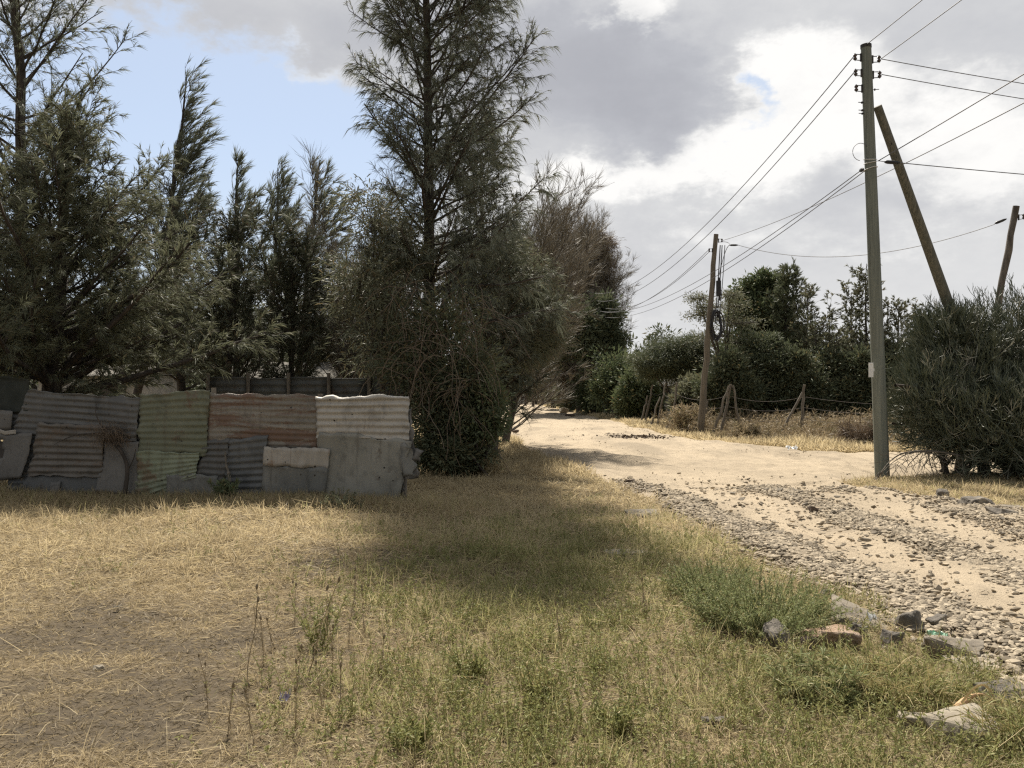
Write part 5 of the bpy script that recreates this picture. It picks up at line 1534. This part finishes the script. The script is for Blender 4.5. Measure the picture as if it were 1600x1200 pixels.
tag(g.build('green_undergrowth', M['herb']), 'low green herbs growing among the dry grass', 'undergrowth', kind='stuff')

# 5. tall dead brush field beyond the road
N6 = 15000
x = rng.uniform(5.5, 27, N6); y = rng.uniform(22, 36.5, N6)
lim = np.interp(x, [5.5, 7, 9, 14, 27], [31, 27.5, 24.6, 23.3, 22.8])
ok = (y > lim + .1) & (road_sd(x, y) < -.5) & (rng.uniform(0, 1, N6) < np.clip(.55 + 1.2 * fbm(x * .6, y * .6, 123, 3), .1, 1))
x, y = x[ok], y[ok]; n = len(x)
hgt_b = np.clip(.72 + .7 * fbm(x * .5, y * .5, 125, 3) + rng.normal(0, .12, n), (.2), 1.35) * np.clip((y - np.interp(x, [5.5, 7, 9, 14, 27], [31, 27.5, 24.6, 23.3, 22.8])) / 3.4, .25, 1)
Pst = polylines(np.stack([x, y, np.zeros(n)], 1), runit(rng, n) * .5 + np.array([0, 0, 1]), hgt_b, 5, rng, (0, 0, 1), .1, .15)
g = G(); g.tubes(Pst, np.full((n, 5), .007) * np.linspace(1, .6, 5), 3, rnd=rng.uniform(0, 1, n))
i = np.repeat(np.arange(n), 14)
P, T = along(Pst, i, rng.uniform(.05, 1, len(i)))
g.blades(P, unit(T * .5 + runit(rng, len(i)) * .9), rng.uniform(.08, .28, len(i)), .017, rng, droop=.2, rnd=np.repeat(rng.uniform(0, .7, n), 14) + rng.uniform(0, .3, len(i)), k=(np.repeat(rng.uniform(0, 1, n), 14) < .15) * .7)
tag(g.build('dead_brush', M['brush']), 'dead brown brush filling the field beyond the road', 'undergrowth', kind='stuff')


# ------------------------------------------------------------------ separate weeds and plants
def herb_plant(name, label, base, r, h, n, seed, mat, per=40, leaf=(.02, .05), lw=.010, group=None, dry=.1, lean=.7, cat='weed', blade=False, tk=.0018):
    rng = np.random.default_rng(seed)
    base = np.array([base[0], base[1], float(hgt(base[0], base[1]))])
    t = thing(name, label, cat, base, group)
    a = rng.uniform(0, 2 * np.pi, n); q = r * .35 * np.sqrt(rng.uniform(0, 1, n))
    P0 = base + np.stack([q * np.cos(a), q * np.sin(a), np.full(n, -.01)], 1)
    D = np.stack([np.cos(a) * lean * rng.uniform(.2, 1, n) * r / h, np.sin(a) * lean * rng.uniform(.2, 1, n) * r / h, np.ones(n)], 1) + rng.normal(0, .15, (n, 3))
    P = polylines(P0, D, h * rng.uniform(.55, 1.15, n), 6, rng, (0, 0, -.2), .5, .1)
    g = G(); g.tubes(P, np.full((n, 6), tk), 3, rnd=.5, k=.5); g.build('stem', mat, t)
    i = np.repeat(np.arange(n), per)
    p, T = along(P, i, rng.uniform(.1, 1, len(i)))
    g = G()
    Dl = unit(T * .6 + runit(rng, len(i)) * .8)
    kk = (rng.uniform(0, 1, len(i)) < dry).astype(float)
    rr = np.clip(np.repeat(rng.uniform(0, .7, n), per) + rng.uniform(0, .3, len(i)), 0, 1)
    L = rng.uniform(leaf[0], leaf[1], len(i))
    if blade: g.blades(p, Dl, L, lw, rng, droop=.25, rnd=rr, k=kk)
    else: g.leaves(p, Dl, L, lw * rng.uniform(.6, 1.3, len(i)), rng, rnd=rr, k=kk)
    g.build('foliage', mat, t)
    return t


def gpix(px, py):
    d = ray(px, py); t = -CAM_H / d[2]
    return d[:2] * t


herb_plant('green_weed', 'large rounded feathery green weed at the edge of the rubble', gpix(1190, 985), .78, .35, 420, 500, M['weed'], 80, (.012, .034), .0065)
herb_plant('green_weed', 'smaller feathery green weed growing into the large rounded one', gpix(1110, 935), .55, .30, 170, 501, M['weed'], 70, (.012, .034), .0065)
herb_plant('green_weed', 'low dark green weed clump under the rust-coloured stone', gpix(1275, 1090), .36, .20, 80, 502, M['weed'], 55, (.03, .09), .006, blade=True, dry=.3)
herb_plant('grass_tussock', 'leaning green and yellow grass tussock in front of the pointed dark rock', gpix(1400, 1090), .5, .20, 120, 503, M['herb'], 26, (.05, .16), .005, blade=True, dry=.5, cat='grass tussock')
herb_plant('grass_tussock', 'grass tussock before the curled husk at the frame corner', gpix(1598, 1170), .28, .2, 60, 504, M['herb'], 26, (.05, .14), .005, blade=True, dry=.45, cat='grass tussock')
herb_plant('green_weed', 'dark green weed tuft standing alone in the middle of the field', gpix(735, 1062), .13, .20, 26, 505, M['herb'], 40, (.015, .035), .009)
herb_plant('green_weed', 'dark green weed tuft with red-brown bits near the frame bottom', gpix(845, 1105), .12, .20, 24, 506, M['herb'], 40, (.015, .035), .009, dry=.25)
herb_plant('green_weed', 'bushy grey-green weed at the bottom of the field, left of centre', gpix(640, 1175), .16, .17, 34, 507, M['herb'], 44, (.015, .035), .009)
herb_plant('green_weed', 'green weed sprig close to the frame bottom, right of centre', gpix(960, 1150), .16, .18, 30, 508, M['herb'], 40, (.015, .035), .009)
herb_plant('green_weed', 'leafy weed growing at the foot of the dark corrugated offcut', gpix(352, 786), .22, .36, 22, 509, M['leaf_mid'], 26, (.04, .09), .03)
herb_plant('green_weed', 'sprawling weed at the foot of the large flat grey-green sheet', gpix(530, 800), .3, .30, 22, 510, M['leaf_grey'], 26, (.03, .07), .02)
herb_plant('green_weed', 'thin green weed beside the tall thistle stalks', gpix(500, 1010), .15, .3, 20, 511, M['herb'], 40, (.02, .04), .009)
herb_plant('verge_bush', 'dry yellow-grey bush at the foot of the coil pole', gp(1078, 32.5)[:2], .8, 1.1, 130, 512, M['brush'], 40, (.1, .22), .03, cat='bush', tk=.006)
herb_plant('verge_bush', 'small dark dry bush between the coil pole and the three-legged post', gp(1168, 28)[:2], .6, .5, 90, 513, M['brush'], 30, (.1, .2), .024, cat='bush', tk=.006)
herb_plant('verge_bush', 'heap of dead twiggy bush at the rim of the brush field', gp(1345, 25.5)[:2], .9, .75, 110, 514, M['twig_red'], 26, (.15, .35), .015, cat='bush', blade=True, tk=.007)
herb_plant('verge_bush', 'ragged straw-coloured bush at the shaded end of the patchwork fence', gpix(760, 745), .4, .4, 60, 515, M['straw'], 30, (.08, .2), .008, cat='bush', blade=True)


def stalk_kind(seed, h, heads):
    rng = np.random.default_rng(seed)
    t = thing('thistle_stalk', 'x', 'weed', (0, 0, 0), 'dry thistle stalks')
    main = polylines(np.zeros((1, 3)), np.array([[rng.normal(0, .08), rng.normal(0, .08), 1]]), h, 10, rng, (0, 0, 1), .1, .05)
    g = G(); g.tubes(main, np.linspace(.0034, .0016, 10)[None], 6, rnd=.35)
    tips = [main[0, -1]]
    m = heads - 1 + 3
    p, T = along(main, np.zeros(m, int), rng.uniform(.35, .95, m))
    br = polylines(p, T + runit(rng, m) * .6, rng.uniform(.06, .22, m), 5, rng, (0, 0, 1), .7, .08)
    g.tubes(br, np.full((m, 5), .0013), 5, rnd=.4)
    g.build('stem', M['brush'], t, smooth=True)
    tips += list(br[:heads - 1, -1])
    for tp in tips[:heads]:
        gg = G(); z = np.array([-.012, -.006, .004, .014, .02, .028]); r = np.array([.002, .006, .0085, .008, .005, .001])
        gg.tubes(np.array(tp)[None] + np.array([[0, 0, 1.0]]) * z[:, None], r, 8, rnd=1.0)
        gg.build('seed_head', M['brush'], t, smooth=True)
    g = G(); n = 46
    i = np.zeros(n, int); p, T = along(main, i, rng.uniform(.05, .8, n))
    g.blades(p, unit(runit(rng, n) + np.array([0, 0, -.3])), rng.uniform(.02, .08, n), .006, rng, droop=.6, rnd=rng.uniform(.3, 1, n)); g.build('withered_leaf', M['brush'], t)
    return t


kinds = [stalk_kind(600, .52, 3), stalk_kind(601, .40, 2), stalk_kind(602, .62, 2), stalk_kind(603, .33, 1)]
rng = np.random.default_rng(610)
SP = [(325, 1110, 0), (385, 1075, 2), (398, 1170, 1), (480, 1060, 2), (462, 1140, 0), (520, 1055, 0), (545, 1010, 2), (412, 1040, 1), (356, 1150, 3), (505, 1115, 1), (535, 1120, 3),
      (570, 990, 1), (430, 1010, 3), (1010, 970, 3), (880, 1010, 3), (590, 1060, 3), (460, 980, 1)]
for j, (px, py, k_) in enumerate(SP):
    p = gpix(px, py)
    o = copy_tree(kinds[k_])
    o.location = (p[0], p[1], float(hgt(p[0], p[1])) - .01); o.rotation_euler = (rng.normal(0, .13), rng.normal(0, .13), rng.uniform(0, 6.28)); sc = rng.uniform(.6, 1.0); o.scale = (sc, sc, sc)
    o['label'] = 'dry brown thistle stalk standing in the dry grass of the near field'
for k_ in kinds:
    for ch in list(k_.children): bpy.data.objects.remove(ch)
    bpy.data.objects.remove(k_)


# ------------------------------------------------------------------ stones
def rock_mesh(name, size, seed, mat, npts=16, sub=2, rough=.16, flat_base=True):
    """Angular rock: convex hull of random points, edges worn by subdivision noise."""
    rng = np.random.default_rng(seed)
    cor = np.array([(i, j, k) for i in (-1, 1) for j in (-1, 1) for k in (-1, 1)], float)
    pts = np.concatenate([cor * rng.uniform(.30, 1.0, (8, 3)), unit(rng.normal(size=(max(npts - 9, 2), 3))) * rng.uniform(.8, 1.0, (max(npts - 9, 2), 1))])
    pts = np.clip(pts, -1, 1) * np.array(size) / 2
    bm = bmesh.new()
    for p in pts: bm.verts.new(p)
    bmesh.ops.convex_hull(bm, input=bm.verts)
    for v in [v for v in bm.verts if not v.link_faces]: bm.verts.remove(v)
    bmesh.ops.bevel(bm, geom=list(bm.edges), offset=min(size) * .05, segments=1, affect='EDGES', clamp_overlap=True)
    bmesh.ops.triangulate(bm, faces=bm.faces)
    for _ in range(sub):
        bmesh.ops.subdivide_edges(bm, edges=[e for e in bm.edges if e.calc_length() > min(size) * .16], cuts=1)
        bmesh.ops.triangulate(bm, faces=bm.faces)
    m = min(size)
    for v in bm.verts:
        c = np.array(v.co) / m * 2.2
        v.co += Vector(np.array(v.co) / (np.linalg.norm(v.co) + 1e-9)) * float(rough * m * (fbm(c[0] + c[2], c[1] - c[2] * .7, seed, 3)))
    me = bpy.data.meshes.new(name); bm.to_mesh(me); bm.free()
    me.materials.append(mat)
    return me


def rock(label, px, py, size, rot, seed, mat, sink=.15, rough=.15, name='rock', group=None, sub=2, npts=16):
    """Rock whose foot is seen at (px, py)."""
    p = gpix(px, py); size = tuple(c * 1.05 for c in size); sink *= 1.15
    me = rock_mesh(name, size, seed, M[mat], npts, sub, rough)
    o = bpy.data.objects.new(name, me); C.objects.link(o)
    z = float(ground_z(p[0], p[1]))
    o.location = (p[0], p[1] + size[1] * .3, z + size[2] * (.5 - sink)); o.rotation_euler = [math.radians(a) for a in rot]
    return tag(o, label, 'rock', group)


rock('dark squared rock with a flat lit top, left of the rust-coloured stone', 1222, 1022, (.20, .22, .20), (4, -6, 25), 1, 'rock_dark', .2, npts=11)
rock('long rough rust-orange stone lying in the grass', 1300, 1018, (.44, .24, .17), (0, 4, 6), 2, 'rock_orange', .25, .22, sub=3)
rock('small brown rock wedged under the rust-orange stone', 1262, 1026, (.14, .10, .14), (10, 0, 40), 3, 'dung', .2)
rock('pointed dark rock standing in front of the slabs', 1397, 1018, (.13, .10, .16), (0, 15, 10), 4, 'rock_dark', .2, npts=9)
rock('large slanting grey slab half buried behind the rust-orange stone', 1362, 985, (.46, .40, .13), (6, 22, -18), 5, 'rock', .3)
rock('grey-green rock beside the slanting slab', 1345, 998, (.16, .12, .12), (0, 0, 30), 6, 'rock_dark', .25)
rock('upright grey rock at the edge of the rubble', 1425, 990, (.22, .18, .2), (0, 10, 70), 7, 'rock_dark', .25)
rock('dark angular rock on the rubble behind the green scrap', 1470, 988, (.20, .14, .12), (0, -10, 15), 8, 'rock_dark', .2, npts=10)
rock('brown-grey slab sloping beside the tussock', 1498, 1035, (.34, .28, .15), (5, 14, -30), 9, 'rock', .25)
rock('flat pale slab lying flush at the road edge', 1548, 1052, (.34, .28, .06), (2, 3, 20), 10, 'rock_pale', .3)
rock('small black rock at the foot of the rounded green weed', 1296, 940, (.14, .12, .10), (0, 10, 0), 11, 'rock_dark', .2)
rock('dark flat rock near the frame edge above the pale boulders', 1575, 1098, (.30, .20, .10), (0, 6, 10), 12, 'rock_dark', .25)
rock('large pale boulder at the frame corner', 1530, 1165, (.36, .3, .15), (3, -4, 10), 13, 'rock_pale', .3, .1)
rock('pale flat rock left of the curled husk', 1448, 1142, (.24, .16, .08), (0, 5, -10), 14, 'rock_pale', .25, .1)
rock('flat brown slab on the grass beside the start of the rubble', 1005, 811, (.42, .26, .12), (4, 0, 10), 15, 'rock', .25)
rock('weathered low slab hidden in the middle of the field', 985, 866, (.5, .3, .05), (0, 0, 5), 16, 'rock_pale', .3)
rock('hooded dark rock by the grass island under the bush', 1478, 779, (.30, .26, .22), (0, 0, 0), 17, 'rock_dark', .2, npts=12)
rock('long black rock beside the road under the bush', 1525, 793, (.52, .30, .17), (4, -8, 8), 18, 'rock_dark', .2, npts=12)
rock('flat dark slab at the edge of the frame under the bush', 1578, 810, (.42, .3, .12), (0, 8, -8), 19, 'rock_dark', .2)
rock('pale slab lying beyond the long black rock', 1590, 798, (.4, .3, .08), (0, 0, 12), 20, 'rock', .2)
rock('dark clod sitting alone on the smooth wheel track', 1273, 804, (.16, .12, .09), (0, 0, 0), 21, 'dung', .15, .2)
rock('flat stone lying in the wheel track past the rounded weed', 1354, 852, (.13, .1, .05), (0, 0, 0), 22, 'rock', .2)
rock('pale rubble stone heaped on the far verge', 881, 646, (.9, .6, .5), (0, 10, 20), 23, 'rock_pale', .15)
rock('dark stone next to the pale heap on the far verge', 891, 651, (.7, .4, .22), (0, 0, 0), 24, 'dung', .15)
rock('small dark lump on the sandy bend', 806, 677, (.35, .25, .14), (0, 0, 0), 25, 'dung', .15, .2)
rock('dark lump where the shade meets the sand', 983, 758, (.2, .15, .09), (0, 0, 0), 26, 'dung', .15, .2)
rock('grey rock sunk in the straw at the lower right of the field', 1118, 1140, (.12, .1, .08), (0, 0, 0), 27, 'rock_dark', .3)
rock('pale chip of stone on the burnt bare soil', 153, 1048, (.07, .05, .03), (0, 0, 20), 28, 'rock_pale', .1)

# heaped dead leaves / dung patch on the sandy verge: one low scatter
rng = np.random.default_rng(640)
bp_ = gpix(990, 684)
g = G(); n = 260
P = np.stack([bp_[0] + rng.normal(0, .55, n), bp_[1] + rng.normal(0, .5, n), np.full(n, .05)], 1); P[:, 2] += hgt(P[:, 0], P[:, 1])
g.leaves(P, unit(runit(rng, n) * np.array([1, 1, .3])), rng.uniform(.06, .2, n), rng.uniform(.03, .08, n), rng)
tag(g.build('leaf_litter', M['dung']), 'dark scatter of leaf litter on the sandy bend', 'litter', kind='stuff')

# loose stones: 240 single ones and the small rubble
rng = np.random.default_rng(650)


def band_points(n, y0, y1, power, thr=.2):
    xs_, ys_ = [], []
    k = 2 - power
    while sum(map(len, xs_)) < n:
        m = n * 4
        y = (y0 ** k + (y1 ** k - y0 ** k) * rng.uniform(0, 1, m)) ** (1 / k)
        x = rng.uniform(1.2, 7.6, m)
        vis = (x < .85 * y + 2.5)
        b = rubble_band(x, y)
        ok = vis & (rng.uniform(0, 1, m) < np.maximum(np.clip((b - .10) / .75, 0, 1), .022 * np.clip((17 - y) / 6, 0, 1))) & (road_sd(x, y) > -.15)
        xs_.append(x[ok]); ys_.append(y[ok])
    return np.concatenate(xs_)[:n], np.concatenate(ys_)[:n]


protos = [rock_mesh('stone', (1.0, rng.uniform(.6, .9), rng.uniform(.28, .5)), 700 + i, M[('rock', 'rock', 'stone_brown', 'stone_brown', 'rock')[i % 5]], 10, 1, .08) for i in range(12)]
x, y = band_points(290, 4.3, 14.5, 1.0)
vis_ = np.argsort(x - .62 * y)[:240]; x, y = x[vis_], y[vis_]
z = ground_z(x, y)
for i in range(240):
    s_ = float(rng.uniform(.04, .10) * np.clip(y[i] / 8, .85, 1.3))
    o = bpy.data.objects.new('stone', protos[i % 12]); C.objects.link(o)
    o.location = (x[i], y[i], z[i] + .025 + s_ * .07); o.scale = (s_, s_, s_ * rng.uniform(.7, 1.1)); o.rotation_euler = (rng.normal(0, .25), rng.normal(0, .25), rng.uniform(0, 6.3))
    tag(o, 'loose grey-brown stone lying in the rubble of the dirt road', 'stone', 'loose stones on the dirt road')


def rubble(n, y0, y1, power, smin, smax, spread_all=False):
    if spread_all:
        x = rng.uniform(-1.2, 8, n); y = rng.uniform(y0, y1, n)
        ok = (road_sd(x, y) > .1) & (rng.uniform(0, 1, n) < np.clip(.1 + 1.4 * fbm(x * 1.1, y * .45, 75, 4), 0, 1)); x, y = x[ok], y[ok]
    else:
        x, y = band_points(n, y0, y1, power)
    n = len(x)
    bm = bmesh.new(); bmesh.ops.create_icosphere(bm, subdivisions=1, radius=1.0)
    V0 = np.array([v.co[:] for v in bm.verts]); Fv = np.array([[v.index for v in f.verts] for f in bm.faces]); bm.free()
    nv = len(V0)
    s_ = smin + (smax - smin) * rng.uniform(0, 1, n) ** 3.6
    V = V0[None] * rng.uniform(.62, 1.2, (n, nv, 1)) * rng.uniform(.85, 1.1, (n, nv, 3))
    V = V * (np.stack([rng.uniform(.7, 1.5, n), rng.uniform(.6, 1.1, n), rng.uniform(.35, .75, n)], 1) * s_[:, None] * .5)[:, None, :]
    a = rng.uniform(0, 6.28, n); ca, sa = np.cos(a)[:, None], np.sin(a)[:, None]
    tl = rng.normal(0, .2, (n, 1))
    X_, Y_, Z_ = V[..., 0], V[..., 1], V[..., 2]
    Z_ = Z_ + X_ * tl
    V = np.stack([X_ * ca - Y_ * sa, X_ * sa + Y_ * ca, Z_], -1) + np.stack([x, y, ground_z(x, y) + .012 + .045 * np.clip(rubble_band(x, y), 0, 1) * .6 + s_ * .03], 1)[:, None, :]
    T = (np.arange(n)[:, None, None] * nv + Fv[None]).reshape(-1, 3)
    return V.reshape(-1, 3), T, np.repeat(rng.uniform(0, 1, n), nv), np.repeat((rng.uniform(0, 1, n) < .25).astype(float), nv)


M['rubble'] = foliage_mat('road_rubble', (0.255, 0.215, 0.16), (0.385, 0.325, 0.24), dry=(0.18, 0.152, 0.114), transl=0.0, rough=.95, spec=.15)
g = G()
for args in ((72000, 2.2, 16.5, 1.0, .008, .08), (15000, 8.0, 48, 0, .010, .06, True)):
    V, T, r_, k_ = rubble(*args); g.add(V, None, T, 0, r_, k_)
tag(g.build('road_gravel', M['rubble']), 'crushed stone rubble strewn in bands along the dirt road', 'gravel', kind='stuff')

# ------------------------------------------------------------------ litter
def scrap(label, px, py, w, h, mat, seed, name='plastic_scrap', lift=.03):
    rng = np.random.default_rng(seed); p = gpix(px, py)
    n = 9; u, v = np.meshgrid(np.linspace(-.5, .5, n), np.linspace(-.5, .5, n))
    zz = np.abs(fbm(u * 4 + seed, v * 4, seed, 3)) * h * 1.3 + (.5 - np.abs(v)) * h * .7
    r_ = 1 + .35 * fbm(u * 3, v * 3 + seed, seed + 3, 2)
    V = np.stack([p[0] + u * w * r_, p[1] + v * w * .8 * r_, float(ground_z(*p)) + lift + zz], -1)
    g = G(); g.add(V.reshape(-1, 3), grid_faces(n, n)); o = g.build(name, M[mat], smooth=False)
    md = o.modifiers.new('thickness', 'SOLIDIFY'); md.thickness = .002
    return tag(o, label, 'litter')


scrap('white paper scrap between the rust-orange stone and the slab', 1362, 988, .055, .07, 'white_scrap', 1, 'paper_scrap', .06)
scrap('pale green plastic scrap among the edge rocks', 1463, 1004, .11, .05, 'green_scrap', 2)
scrap('faded purple scrap of packaging under the thistle stalks', 446, 1102, .055, .05, 'purple_scrap', 3)
scrap('white scrap on the verge before the slanting fence brace', 1237, 707, .28, .16, 'white_scrap', 4, 'plastic_bag')
scrap('pale flake of litter lying on the bare soil patch', 183, 956, .05, .015, 'rock_pale', 5, 'paper_scrap')

# curled husk between the pale rocks
p = gpix(1497, 1130); zb = float(ground_z(*p))
husk = thing('curled_husk', 'curled tan husk with a thin tail and white tip between the pale boulders', 'husk', (p[0], p[1], zb))
g = G()
pts = curve([(p[0] - .005, p[1] + .02, zb + .045), (p[0] + .03, p[1] + .03, zb + .065), (p[0] + .065, p[1] + .05, zb + .085), (p[0] + .11, p[1] + .07, zb + .10), (p[0] + .16, p[1] + .08, zb + .105), (p[0] + .20, p[1] + .08, zb + .085)], 18)
g.tubes(pts, np.interp(np.linspace(0, 1, 18), [0, .1, .3, .55, .8, 1], [.016, .023, .020, .011, .005, .002]), 10, cap=True); g.build('shell', M['husk'], husk, smooth=True)
g = G(); g.tubes(np.array([(p[0], p[1] + .015, zb + .022), (p[0] - .006, p[1] + .015, zb + .034), (p[0] - .005, p[1] + .02, zb + .047)]), np.array([.012, .017, .01]), 8, cap=True); g.build('tip', M['white_scrap'], husk, smooth=True)
# dry curved stem over the boulder
g = G(); q = gpix(1540, 1150); zq = float(ground_z(*q)) + .17
g.tubes(curve([(q[0] - .07, q[1] + .08, zq - .05), (q[0] - .02, q[1] + .06, zq + .03), (q[0] + .02, q[1] + .05, zq + .05), (q[0] + .05, q[1] + .03, zq + .02), (q[0] + .05, q[1], zq - .05), (q[0] + .02, q[1] - .04, zq - .1)], 18), np.full(18, .0055), 5, rnd=.1)
tag(g.build('curved_straw', M['straw']), 'pale curved dry stem arching over the corner boulder', 'straw')
